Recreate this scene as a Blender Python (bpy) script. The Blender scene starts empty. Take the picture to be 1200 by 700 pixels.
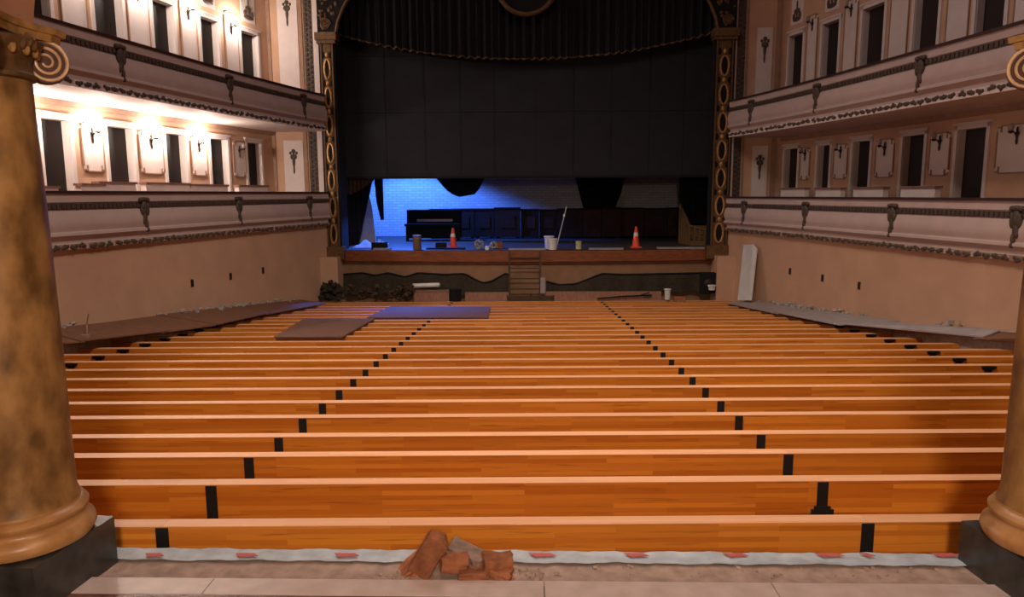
import bpy, bmesh, math, random
import numpy as np
from mathutils import Vector, Matrix
random.seed(7)
S = bpy.context.scene
COL = S.collection

# ------------------------------------------------------------------ camera
F = 850.0; TH = math.atan(122.5 / F); PSI = .0252; RHO = .005; EYE = 2.28
CR, SR = math.cos(RHO), math.sin(RHO)
def ray(px, py):
    a, b = px - 600, py - 350
    u = a*CR - b*SR; v = a*SR + b*CR
    x, y, z = u/F, 1.0, -v/F
    y, z = y*math.cos(TH) + z*math.sin(TH), -y*math.sin(TH) + z*math.cos(TH)
    return Vector((x*math.cos(PSI) - y*math.sin(PSI), x*math.sin(PSI) + y*math.cos(PSI), z))
O3 = Vector((0, 0, EYE))
def atY(px, py, Y): r = ray(px, py); return r*(Y/r.y) + O3
def atZ(px, py, Z): r = ray(px, py); return r*((Z-EYE)/r.z) + O3
fw = ray(600, 350); rt = (ray(700, 350) - fw).normalized(); up = (fw - ray(600, 450)).normalized(); fw = fw.normalized()
cam = bpy.data.cameras.new('camera'); co = bpy.data.objects.new('camera', cam); COL.objects.link(co)
cam.sensor_width = 36; cam.lens = F/1200*36; cam.clip_start = .05; cam.clip_end = 200
M = Matrix((rt, up, -fw)).transposed().to_4x4(); M.translation = O3
co.matrix_world = M
S.camera = co

# ------------------------------------------------------------------ world, lights, exposure
w = bpy.data.worlds.new('world'); S.world = w; w.use_nodes = True
w.node_tree.nodes['Background'].inputs[0].default_value = (.75, .62, .62, 1)
w.node_tree.nodes['Background'].inputs[1].default_value = 0
S.view_settings.view_transform = 'Standard'; S.view_settings.look = 'None'
S.view_settings.exposure = 0; S.view_settings.gamma = 1; S.view_settings.use_curve_mapping = False
def light(name, kind, loc, energy, color, target=None, size=1, **kw):
    l = bpy.data.lights.new(name, kind); l.energy = energy; l.color = color
    if kind == 'AREA': l.shape = 'DISK'; l.size = size
    else: l.shadow_soft_size = size
    for k, v in kw.items(): setattr(l, k, v)
    o = bpy.data.objects.new(name, l); COL.objects.link(o); o.location = loc
    if target is not None: o.rotation_euler = (Vector(target) - Vector(loc)).to_track_quat('-Z', 'Y').to_euler()
    return o
# house lights at the auditorium ceiling and lamps under the foyer soffit, all above or behind the frame
light('auditorium_ceiling_spot_offscreen', 'SPOT', (0.3, 5.2, 12.0), 6500, (1, .80, .64), (0, 12.5, -.7), .5, spot_size=1.5, spot_blend=.85)
light('auditorium_ceiling_light_offscreen', 'AREA', (0.6, 12.0, 12.1), 430, (1, .84, .80), (0.6, 12.0, 0), 5.0)
light('foyer_lamp_offscreen', 'POINT', (.3, -2.2, 3.4), 1050, (1, .79, .60), None, .4)
light('foyer_ceiling_lamp_offscreen', 'AREA', (0, 1.6, 3.76), 48, (1, .84, .72), (0, 1.6, 0), 1.0)
# the one blue stage lamp, behind the safety curtain
light('blue_stage_light', 'SPOT', (-5.0, 28.6, 4.5), 3000, (.05, .18, 1), (-5.05, 28.6, 0), .12, spot_size=2.40, spot_blend=.25)

# ------------------------------------------------------------------ materials
def mat(name, col, rough=.7, metal=0, var=.25, scale=6, stretch=(1, 1, 1), bump=0.0, col2=None, detail=4, spec=.4, emit=None, coords='Object', rnd=0.0):
    m = bpy.data.materials.new(name); m.use_nodes = True
    n = m.node_tree.nodes; l = m.node_tree.links; b = n['Principled BSDF']
    b.inputs['Roughness'].default_value = rough; b.inputs['Metallic'].default_value = metal
    b.inputs['Specular IOR Level'].default_value = spec
    if emit:
        b.inputs['Emission Color'].default_value = (*col, 1); b.inputs['Emission Strength'].default_value = emit
    tc = n.new('ShaderNodeTexCoord'); mp = n.new('ShaderNodeMapping'); mp.inputs['Scale'].default_value = stretch
    l.new(tc.outputs[coords], mp.inputs[0])
    no = n.new('ShaderNodeTexNoise'); no.inputs['Scale'].default_value = scale; no.inputs['Detail'].default_value = detail
    l.new(mp.outputs[0], no.inputs['Vector'])
    rp = n.new('ShaderNodeValToRGB')
    c2 = col2 or tuple(c*(1-var) for c in col)
    rp.color_ramp.elements[0].position = .32; rp.color_ramp.elements[0].color = (*c2, 1)
    rp.color_ramp.elements[1].position = .68; rp.color_ramp.elements[1].color = (*col, 1)
    l.new(no.outputs['Fac'], rp.inputs[0])
    out = rp.outputs[0]
    if rnd:
        oi = n.new('ShaderNodeObjectInfo'); hv = n.new('ShaderNodeHueSaturation')
        mr = n.new('ShaderNodeMapRange'); mr.inputs[3].default_value = 1-rnd; mr.inputs[4].default_value = 1+rnd
        l.new(oi.outputs['Random'], mr.inputs[0]); l.new(mr.outputs[0], hv.inputs['Value']); l.new(out, hv.inputs['Color']); out = hv.outputs[0]
    l.new(out, b.inputs['Base Color'])
    if bump:
        bp = n.new('ShaderNodeBump'); bp.inputs['Strength'].default_value = bump; bp.inputs['Distance'].default_value = .02
        l.new(no.outputs['Fac'], bp.inputs['Height']); l.new(bp.outputs[0], b.inputs['Normal'])
    return m

def stave_wood(name, c1, c2, dark, rough=.45):
    """laminated finger-jointed board: long staves of differing tone, fine grain, dark streaks"""
    m = bpy.data.materials.new(name); m.use_nodes = True
    n = m.node_tree.nodes; l = m.node_tree.links; b = n['Principled BSDF']
    b.inputs['Roughness'].default_value = rough; b.inputs['Specular IOR Level'].default_value = .35
    tc = n.new('ShaderNodeTexCoord'); oi = n.new('ShaderNodeObjectInfo'); sp = n.new('ShaderNodeSeparateXYZ')
    l.new(tc.outputs['Object'], sp.inputs[0])
    def math_(op, a, bb):
        q = n.new('ShaderNodeMath'); q.operation = op
        for i, v in enumerate((a, bb)):
            if isinstance(v, (int, float)): q.inputs[i].default_value = v
            else: l.new(v, q.inputs[i])
        return q.outputs[0]
    x = math_('ADD', sp.outputs[0], math_('MULTIPLY', oi.outputs['Random'], 37.0))
    y = math_('ADD', math_('ADD', sp.outputs[1], sp.outputs[2]), math_('MULTIPLY', oi.outputs['Random'], 11.3))
    cb = n.new('ShaderNodeCombineXYZ'); l.new(x, cb.inputs[0]); l.new(y, cb.inputs[1])
    br = n.new('ShaderNodeTexBrick'); br.offset = .37; br.inputs['Scale'].default_value = 1
    br.inputs['Mortar Size'].default_value = 0; br.inputs['Brick Width'].default_value = 1.1; br.inputs['Row Height'].default_value = .038
    br.inputs['Color1'].default_value = (*c1, 1); br.inputs['Color2'].default_value = (*c2, 1)
    l.new(cb.outputs[0], br.inputs['Vector'])
    mp = n.new('ShaderNodeMapping'); mp.inputs['Scale'].default_value = (1.1, 26, 1); l.new(cb.outputs[0], mp.inputs[0])
    no = n.new('ShaderNodeTexNoise'); no.inputs['Scale'].default_value = 1.6; no.inputs['Detail'].default_value = 5; l.new(mp.outputs[0], no.inputs['Vector'])
    rp = n.new('ShaderNodeValToRGB'); rp.color_ramp.elements[0].position = .58; rp.color_ramp.elements[1].position = .78
    rp.color_ramp.elements[0].color = (0, 0, 0, 1); rp.color_ramp.elements[1].color = (1, 1, 1, 1); l.new(no.outputs['Fac'], rp.inputs[0])
    mx = n.new('ShaderNodeMix'); mx.data_type = 'RGBA'; l.new(rp.outputs[0], mx.inputs[0]); l.new(br.outputs['Color'], mx.inputs[6]); mx.inputs[7].default_value = (*dark, 1)
    hv = n.new('ShaderNodeHueSaturation'); mr = n.new('ShaderNodeMapRange'); mr.inputs[3].default_value = .88; mr.inputs[4].default_value = 1.12
    l.new(oi.outputs['Random'], mr.inputs[0]); l.new(mr.outputs[0], hv.inputs['Value']); l.new(mx.outputs[2], hv.inputs['Color'])
    l.new(hv.outputs[0], b.inputs['Base Color'])
    return m

def brick_wall_mat(name, c1, c2, mortar):
    m = bpy.data.materials.new(name); m.use_nodes = True
    n = m.node_tree.nodes; l = m.node_tree.links; b = n['Principled BSDF']; b.inputs['Roughness'].default_value = .9
    tc = n.new('ShaderNodeTexCoord'); mp = n.new('ShaderNodeMapping'); mp.inputs['Rotation'].default_value = (math.pi/2, 0, 0)
    l.new(tc.outputs['Object'], mp.inputs[0])
    br = n.new('ShaderNodeTexBrick'); br.inputs['Scale'].default_value = 1; br.inputs['Mortar Size'].default_value = .012
    br.inputs['Brick Width'].default_value = .34; br.inputs['Row Height'].default_value = .11
    for k, c in (('Color1', c1), ('Color2', c2), ('Mortar', mortar)): br.inputs[k].default_value = (*c, 1)
    l.new(mp.outputs[0], br.inputs['Vector']); l.new(br.outputs['Color'], b.inputs['Base Color'])
    return m

MT = {
 'bench': stave_wood('varnished_laminated_wood', (.66, .245, .028), (.47, .135, .012), (.25, .055, .005)),
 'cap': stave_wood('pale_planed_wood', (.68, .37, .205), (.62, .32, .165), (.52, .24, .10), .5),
 'black_steel': mat('black_steel', (.006, .006, .007), .6, 0, .3, 20),
 'pit': mat('dark_pit_floor', (.10, .06, .035), .9),
 'marble': mat('golden_scagliola', (.34, .18, .06), .4, 0, .5, 7, (1, 1, .6), .15, (.105, .05, .015), 10, .3),
 'marble_base': mat('golden_base_marble', (.48, .26, .10), .35, 0, .4, 6, (1, 1, 1), .05, (.28, .13, .04), 8),
 'plinth': mat('black_veined_marble', (.052, .052, .048), .3, 0, .5, 9, (1, 1, 1), .1, (.022, .022, .020), 9, .5),
 'gilt': mat('gilded_plaster', (.55, .30, .10), .4, .35, .45, 14, (1, 1, 1), .2),
 'gilt_pale': mat('worn_pale_gilding', (.74, .47, .27), .45, .15, .35, 14, (1, 1, 1), .15),
 'volute': mat('dark_red_brown_volute', (.085, .030, .014), .6, 0, .4, 14),
 'gilt_dark': mat('dark_bronze_gilding', (.15, .075, .025), .6, .1, .5, 14, (1, 1, 1), .3),
 'salmon': mat('salmon_plaster', (.42, .20, .115), .85, 0, .2, 3),
 'tile': mat('polished_marble_tile', (.60, .50, .46), .28, 0, .3, 7, (1, 1, 1), 0, (.48, .39, .35), 8),
 'tile_red': mat('red_mottled_marble', (.20, .105, .085), .25, 0, .5, 9, (1, 1, 1), 0, (.085, .03, .025), 8),
 'dust': mat('dusty_concrete', (.42, .31, .255), .95, 0, .35, 12, (1, 1, 1), .3),
 'plastic': mat('pale_plastic_film', (.43, .50, .56), .45, 0, .35, 9, (1, 1, 1), .15, (.30, .35, .39)),
 'red_print': mat('red_print', (.50, .11, .10), .6),
 'brick': mat('red_brick', (.40, .155, .075), .95, 0, .45, 13, (1, 1, 1), .6, (.22, .08, .04), 7, .2, rnd=.25),
 'brick_grey': mat('mortar_caked_brick', (.30, .21, .17), .95, 0, .4, 13, (1, 1, 1), .6, (.16, .11, .09), 7, .2),
 'wall_low': mat('beige_plaster', (.55, .34, .225), .85, 0, .12, 1.6, (1, 1, 1), .05),
 'fascia': mat('pale_mauve_plaster', (.52, .405, .375), .7, 0, .1, 3),
 'rail': mat('dark_oxblood_rail', (.045, .018, .014), .5),
 'frieze': mat('bronze_ornament', (.105, .074, .056), .6, .1, .4, 25, (1, 1, 1), .3),
 'tier_wall': mat('peach_plaster', (.60, .375, .25), .8, 0, .12, 2),
 'tier_white': mat('ivory_plaster', (.72, .62, .585), .7, 0, .08, 3),
 'tier_tan': mat('tan_moulding', (.37, .215, .14), .7, 0, .2, 5),
 'door_dark': mat('dark_doorway_leaf', (.018, .010, .008), .6, 0, .3, 3),
 'ledge': mat('mauve_ledge', (.26, .13, .105), .7),
 'bronze': mat('dark_bronze', (.045, .028, .018), .45, .4, .4, 20),
 'bulb': mat('glowing_bulb', (1, .83, .66), .5, 0, 0, 1, emit=55),
 'shade_off': mat('unlit_glass_cup', (.35, .29, .27), .3),
 'curtain': mat('charcoal_fire_curtain', (.012, .0135, .0185), .8, 0, .35, 1.8, (1, 1, 1), .05),
 'drape': mat('black_velvet', (.009, .0085, .012), .95, 0, .2, 8),
 'fringe': mat('tarnished_gold_fringe', (.17, .11, .04), .7, .2),
 'black': mat('matt_black', (.006, .006, .007), .95),
 'stage_floor': mat('stage_boards', (.07, .06, .058), .6, 0, .35, 3, (8, 1, 1)),
 'stage_wood': mat('apron_red_wood', (.25, .075, .025), .5, 0, .45, 4, (1, 6, 6)),
 'stage_brick': brick_wall_mat('whitewashed_brick', (.60, .60, .60), (.50, .50, .50), (.38, .38, .38)),
 'apron_wall': mat('apron_plaster', (.27, .155, .085), .9, 0, .2, 3),
 'net': mat('dark_debris_net', (.040, .031, .020), .95, 0, .4, 9, (1, 1, 1), .4),
 'crate': mat('dark_red_crate', (.045, .017, .010), .8, 0, .4, 6, rnd=.5),
 'ply': mat('brown_plywood', (.17, .085, .06), .7, 0, .25, 3, (1, 4, 1)),
 'ply_grey': mat('grey_cement_board', (.33, .29, .285), .85, 0, .2, 4),
 'ply_red': mat('rust_brown_board', (.20, .095, .055), .8, 0, .3, 4, (1, 3, 1)),
 'rubble': mat('plaster_rubble', (.42, .38, .35), .95, 0, .4, 20, (1, 1, 1), .5),
 'blue_board': mat('white_melamine_board', (.62, .62, .61), .5, 0, .12, 4),
 'cone': mat('orange_red_cone', (.80, .085, .045), .5, 0, .1),
 'white': mat('white_plastic', (.70, .70, .68), .5, 0, .15),
 'pink_board': mat('pinkish_timber', (.33, .17, .115), .8, 0, .3, 5, (3, 1, 1)),
 'steel': mat('galvanised_steel', (.36, .35, .34), .45, .6, .2),
 'cable': mat('grey_cable', (.30, .28, .27), .6, 0, .3, 30),
 'tin': mat('brown_tin', (.20, .12, .075), .55, .2),
 'rail_wood': mat('old_stair_wood', (.16, .085, .03), .6, 0, .3, 6, (1, 1, 5)),
 'yellow': mat('pale_yellow_plastic', (.55, .50, .24), .5),
 'blue_cloth': mat('pale_dust_sheet', (.58, .57, .56), .9, 0, .2, 6),
 'dark_box': mat('dark_switch_box', (.012, .010, .009), .6),
 'wire': mat('bare_wire', (.40, .25, .19), .5),
 'ladder': mat('weathered_ladder_wood', (.075, .043, .027), .8, 0, .3, 8),
}

# ------------------------------------------------------------------ mesh helpers
class MB:
    def __init__(s): s.v = []; s.f = []; s.sm = []
    def add(s, vs, fs, smooth=False):
        o = len(s.v); s.v += [tuple(q) for q in vs]
        for f in fs: s.f.append(tuple(i+o for i in f)); s.sm.append(smooth)
        return s
    def hexa(s, c):   # 8 corners: bottom 4 ccw, top 4 ccw
        return s.add(c, [(3, 2, 1, 0), (4, 5, 6, 7), (0, 1, 5, 4), (1, 2, 6, 5), (2, 3, 7, 6), (3, 0, 4, 7)])
    def box(s, x0, x1, y0, y1, z0, z1, T=None):
        c = [Vector(p) for p in ((x0, y0, z0), (x1, y0, z0), (x1, y1, z0), (x0, y1, z0), (x0, y0, z1), (x1, y0, z1), (x1, y1, z1), (x0, y1, z1))]
        if T is not None: c = [T @ p for p in c]
        return s.hexa(c)
    def tube(s, pts, r, n=8, closed=False, cap=True):
        pts = [Vector(p) for p in pts]; N = len(pts); vs = []; rr = r if isinstance(r, (list, tuple)) else [r]*N
        prev = None
        for i, p in enumerate(pts):
            if closed: t = pts[(i+1) % N] - pts[i-1]
            else: t = pts[min(i+1, N-1)] - pts[max(i-1, 0)]
            t.normalize()
            if prev is None: a = t.orthogonal().normalized()
            else:
                a = prev - t*prev.dot(t)
                a = a.normalized() if a.length > 1e-6 else t.orthogonal().normalized()
            prev = a; b = t.cross(a)
            for k in range(n):
                q = 2*math.pi*k/n; vs.append(p + (a*math.cos(q) + b*math.sin(q))*rr[i])
        fs = []
        for i in range(N if closed else N-1):
            for k in range(n):
                j = (i+1) % N; fs.append((i*n+k, i*n+(k+1) % n, j*n+(k+1) % n, j*n+k))
        if cap and not closed: fs += [tuple(range(n))[::-1], tuple((N-1)*n+k for k in range(n))]
        return s.add(vs, fs, True)
    def lathe(s, prof, c=(0, 0, 0), n=32, T=None):
        vs = []
        for r, z in prof:
            for k in range(n):
                q = 2*math.pi*k/n; p = Vector((c[0]+r*math.cos(q), c[1]+r*math.sin(q), c[2]+z)); vs.append(T @ p if T is not None else p)
        fs = [(i*n+k, i*n+(k+1) % n, (i+1)*n+(k+1) % n, (i+1)*n+k) for i in range(len(prof)-1) for k in range(n)]
        fs += [tuple(range(n))[::-1], tuple((len(prof)-1)*n+k for k in range(n))]
        return s.add(vs, fs, True)
    def grid(s, rows, smooth=True, closed_v=False):  # rows of points
        R = len(rows); C = len(rows[0]); vs = [p for r in rows for p in r]
        fs = [(i*C+j, i*C+j+1, (i+1)*C+j+1, (i+1)*C+j) for i in range(R-1) for j in range(C-1)]
        return s.add(vs, fs, smooth)
    def ball(s, c, r, n=8, m=5, sx=1, sy=1, sz=1):
        prof = [(max(1e-4, math.sin(math.pi*i/m))*1.0, -math.cos(math.pi*i/m)) for i in range(m+1)]
        return s.lathe(prof, (0, 0, 0), n, Matrix.Translation(Vector(c)) @ Matrix.Diagonal((r*sx, r*sy, r*sz, 1)))
    def mesh(s, name, m):
        me = bpy.data.meshes.new(name); me.from_pydata(s.v, [], s.f); me.polygons.foreach_set('use_smooth', s.sm)
        me.materials.append(MT[m]); me.update(); return me
    def build(s, name, m, parent=None, fix=True, auto=True, **kw):
        me = s.mesh(name, m)
        if fix:
            bm = bmesh.new(); bm.from_mesh(me); bmesh.ops.recalc_face_normals(bm, faces=bm.faces); bm.to_mesh(me); bm.free()
        if auto and any(s.sm):
            me.set_sharp_from_angle(angle=math.radians(42))
        return link(name, me, parent, **kw)
def link(name, me, parent=None, loc=None, rot=None):
    o = bpy.data.objects.new(name, me); COL.objects.link(o); o.parent = parent
    if loc is not None: o.location = loc
    if rot is not None: o.rotation_euler = rot
    return o
def tag(o, label=None, cat=None, group=None, kind=None):
    for k, v in (('label', label), ('category', cat), ('group', group), ('kind', kind)):
        if v: o[k] = v
    return o
def thing(name, label, cat, loc=(0, 0, 0), rot=(0, 0, 0), group=None):
    return tag(link(name, None, None, loc, rot), label, cat, group)
def struct(o, label=None, cat=None): return tag(o, label, cat, None, 'structure')

# ------------------------------------------------------------------ plan curve of the horseshoe (half-width by depth)
CX = -.12
_p = [(5, 8.9), (9, 8.8), (11, 8.65), (13, 8.42), (15, 8.08), (17, 7.75), (19, 7.4), (21, 6.98), (23.4, 6.38), (26, 5.2), (28, 3.5)]
_Y = np.linspace(4, 27, 461); _X = np.interp(_Y, [p[0] for p in _p], [p[1] for p in _p])
_X = np.convolve(np.pad(_X, 16, mode='edge'), np.ones(33)/33, 'valid'); _D = np.gradient(_X, _Y)
def cu(Y, off, side):
    """point on the curve offset outwards, its tangent (towards the stage) and outward normal"""
    x = float(np.interp(Y, _Y, _X)); d = float(np.interp(Y, _Y, _D)); L = math.hypot(1, d)
    n = Vector((side/L, -d/L, 0)); t = Vector((side*d/L, 1/L, 0))
    return Vector((CX + side*x, Y, 0)) + n*off, t, n
def hitY(px, py, off, side):
    r = ray(px, py); prev = None; Y = 25.5
    while Y > 5:
        p = cu(Y, off, side)[0]; v = p.x*r.y - p.y*r.x
        if prev is not None and v*prev[1] <= 0:
            t = prev[1]/(prev[1]-v); return prev[0] + (Y-prev[0])*t
        prev = (Y, v); Y -= .05
    return None
def hit(px, py, off, side):
    Y = hitY(px, py, off, side); p = cu(Y, off, side)[0]; r = ray(px, py)
    p.z = EYE + r.z*p.y/r.y; return p
def sweep(mb, prof, side, Ya, Yb, n=48, smooth=True, closed=False):
    rows = []
    pr = prof + [prof[0]] if closed else prof
    for i in range(n+1):
        Y = Ya + (Yb-Ya)*i/n; rows.append([cu(Y, o, side)[0] + Vector((0, 0, z)) for o, z in pr])
    mb.grid(rows, smooth)
    if closed:
        k = len(prof); m_ = len(mb.v) - (n+1)*(k+1)
        mb.f.append(tuple(range(m_, m_+k))); mb.sm.append(False)
        mb.f.append(tuple(range(m_+n*(k+1), m_+n*(k+1)+k))); mb.sm.append(False)
    return mb
def cbox(mb, Yc, off, side, wid, o0, o1, z0, z1):
    """box standing along the curve: width along the tangent, o0..o1 outward from off"""
    p, t, n = cu(Yc, off, side); T = Matrix((t, n, Vector((0, 0, 1)))).transposed().to_4x4(); T.translation = p
    return mb.box(-wid/2, wid/2, o0, o1, z0, z1, T)
def cmat(Yc, off, side, z=0):
    p, t, n = cu(Yc, off, side); T = Matrix((t, n, Vector((0, 0, 1)))).transposed().to_4x4(); T.translation = p + Vector((0, 0, z)); return T

# ================================================================== THRESHOLD FLOOR
g = struct(link('floor', None), 'marble threshold floor with pale slabs and a dusty edge', 'floor')
xs = [-6.2, -3.6, -1.9, .08, 1.42, 3.3, 6.2]
for a, b in zip(xs[:-1], xs[1:]):
    MB().box(a+.003, b-.003, 3.86, 4.035, -.10, 0).build('slab', 'tile', g)
for a, b in zip([-6, -2.4, 1.2], [-2.4, 1.2, 6]):
    MB().box(a+.003, b-.003, .0, 3.855, -.10, -.002).build('dark_slab', 'tile_red', g)
MB().box(-6.2, 6.2, -4, 4.42, -.30, -.101).build('bedding', 'dust', g)
lb = MB()
rows = []
for j in range(7):
    rows.append([Vector((-6.2+12.4*i/160, 4.03+.39*j/6, -.028 + (random.random()-.5)*.010)) for i in range(161)])
lb.grid(rows); lb.build('dusty_ledge', 'dust', g, auto=False)
struct(MB().box(-6.2, 6.2, 4.40, 4.43, -1.6, -.03).build('wall_threshold', 'dust'), 'rough edge wall under the threshold', 'wall')
pf = MB(); rows = []
for j in range(8):
    y = 4.262 + .15*j/7
    rows.append([Vector((-2.75+5.5*i/120, y + .006*math.sin(i*.9)+.004*math.sin(i*2.3), -.006 + .004*math.sin(i*.37+j*.8)*math.sin(i*.11+j*.3))) for i in range(121)])
pf.grid(rows)
film = tag(pf.build('plastic_film', 'plastic', auto=False), 'pale blue plastic film strip with red print along the threshold', 'plastic film')
for px, wd in ((182, .1), (290, .12), (407, .13), (636, .14), (746, .12), (862, .12), (972, .14), (1016, .05), (1108, .14)):
    p = atZ(px, 651, 0); mk = MB()
    for q in range(3):
        x = p.x - wd/2 + q*wd/3
        mk.hexa([Vector(v) for v in ((x+.02, p.y-.035+q*.004, .006), (x+.02+wd/3.2, p.y-.030+q*.004, .006), (x+wd/3.2-.02, p.y+.014, .006), (x-.02, p.y+.010, .006),
                                     (x+.02, p.y-.035+q*.004, .009), (x+.02+wd/3.2, p.y-.030+q*.004, .009), (x+wd/3.2-.02, p.y+.014, .009), (x-.02, p.y+.010, .009))])
    mk.build('red_mark', 'red_print', film)

struct(MB().box(-9.5, 9.5, -6, 4.5, 3.8, 4.4).build('ceiling_foyer_blocker', 'salmon'), 'salmon rear gallery soffit above the columns, added out of view to shade the upper balconies', 'ceiling')  # added above the frame to keep foyer light off the upper balcony fronts

# ================================================================== AUDITORIUM FLOOR AND SIDE WALLS
D1, H1, SL, X0, PHI, PITCH = 4.585, 2.188, .06513, -.0996, .0286, .75
def ztop(Y): return EYE - (H1 + SL*(Y-D1))
def atTop(px, py, dz=0):
    r = ray(px, py)      # EYE + r.z*t = EYE-H1-SL*(r.y*t - D1) + dz
    t = (-H1 + SL*D1 + dz)/(r.z + SL*r.y); return r*t + O3
fl = MB(); fl.add([(-9.6, 4.43, ztop(4.43)-.92), (9.6, 4.43, ztop(4.43)-.92), (9.6, 24.4, ztop(24.4)-.92), (-9.6, 24.4, ztop(24.4)-.92)], [(0, 1, 2, 3)])
struct(fl.build('floor_auditorium', 'pit', fix=False), 'dark sloping floor beneath the wooden benches', 'floor')
SIDE = {-1: dict(n='left', rail=2.38, urail=5.41, dz=0), 1: dict(n='right', rail=2.17, urail=5.13, dz=-.24)}
for s in (-1, 1):
    n_ = SIDE[s]['n']; r_ = SIDE[s]['rail']
    mb = sweep(MB(), [(.10, -2.4), (.10, r_-1.0), (.4, r_-1.0), (.4, -2.4)], s, 5.2, 23.9, 60, True, True)
    struct(mb.build('wall_'+n_, 'wall_low'), 'curved beige plaster wall below the lower balcony on the %s side' % n_, 'wall')

# ================================================================== BENCH ROWS
ORD = 'first second third fourth fifth sixth seventh eighth ninth tenth eleventh twelfth thirteenth fourteenth fifteenth sixteenth seventeenth eighteenth nineteenth twentieth twenty-first twenty-second twenty-third twenty-fourth twenty-fifth'.split()
post_me = MB().box(-.042, .042, -.008, .035, -.86, -.004).box(-.075, .075, -.012, .10, -.86, -.80).mesh('post', 'black_steel')
foot_me = MB().box(-.085, .085, -.02, .0, -.30, -.225).box(-.062, .062, -.016, .0, -.225, -.20).mesh('foot_bracket', 'black_steel')
tee_me = MB().box(-.052, .052, -.010, .035, -.86, -.004).box(-.105, .105, -.03, .02, -.042, -.006).box(-.08, .08, -.02, .02, -.06, -.042).mesh('tee_post', 'black_steel')
DZ = {2: .030, 3: .024, 4: -.006, 6: -.006}
CAPW = .115
for k in range(1, 26):
    Y = D1 + PITCH*(k-1); z = ztop(Y) + DZ.get(k, 0)
    t = thing('wooden_bench', 'long varnished wooden bench back with pale top, %s row from the marble threshold' % ORD[k-1], 'bench', (X0, Y, z), (0, 0, PHI), 'wooden bench rows')
    hw = lambda s: float(np.interp(Y+s*PHI*7.5, _Y, _X)) - .06
    xl, xr = -(hw(-1)) + (CX-X0), hw(1) + (CX-X0)
    if Y < 8: xl, xr = -7.23, 6.97
    bd = [xl] + [b for b in (-7.23, -2.362, 2.362, 6.97) if xl+.15 < b < xr-.15] + [xr]
    for a, b in zip(bd[:-1], bd[1:]):
        L = (b-a)/2; c = (a+b)/2
        MB().box(-L+.002, L-.002, .0, .034, -.50, -.005).build('back_panel', 'bench', t, fix=False, loc=(c, 0, 0))
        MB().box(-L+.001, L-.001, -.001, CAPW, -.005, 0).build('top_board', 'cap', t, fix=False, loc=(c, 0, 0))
        if k < 25: MB().box(-L+.002, L-.002, .05, .48, -.50, -.465).build('seat_board', 'bench', t, fix=False, loc=(c, 0, 0))
    for b in bd[1:-1]:
        tee = abs(b) > 4
        link('post', tee_me if tee else post_me, t, (b, 0, -.005))
    if k == 2: link('foot_bracket', foot_me, t, (2.362, -.008, 0))

# ================================================================== BALCONIES
YA, YB = 6.0, 23.5
def leaf_cartouche(T):
    """dark bronze shield: bow on top, leafy body, hanging tail"""
    mb = MB()
    for s in (-1, 1):
        mb.ball((0, 0, 0), 1, 8, 5); 
    mb = MB()
    def bl(x, z, rx, rz, d=.045): mb.lathe([(max(1e-3, math.sin(math.pi*i/6)), -math.cos(math.pi*i/6)) for i in range(7)], (0, 0, 0), 10, T @ Matrix.Translation((x, -.01, z)) @ Matrix.Diagonal((rx, d, rz, 1)))
    bl(0, -.02, .13, .045); bl(-.10, -.03, .06, .05); bl(.10, -.03, .06, .05)
    bl(0, -.20, .09, .15); bl(-.07, -.25, .06, .13); bl(.07, -.25, .06, .13); bl(-.02, -.40, .075, .12)
    bl(-.05, -.46, .05, .08); bl(.03, -.55, .042, .12); bl(.045, -.66, .05, .05); bl(-.08, -.17, .04, .06); bl(.09, -.15, .04, .06)
    return mb
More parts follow.
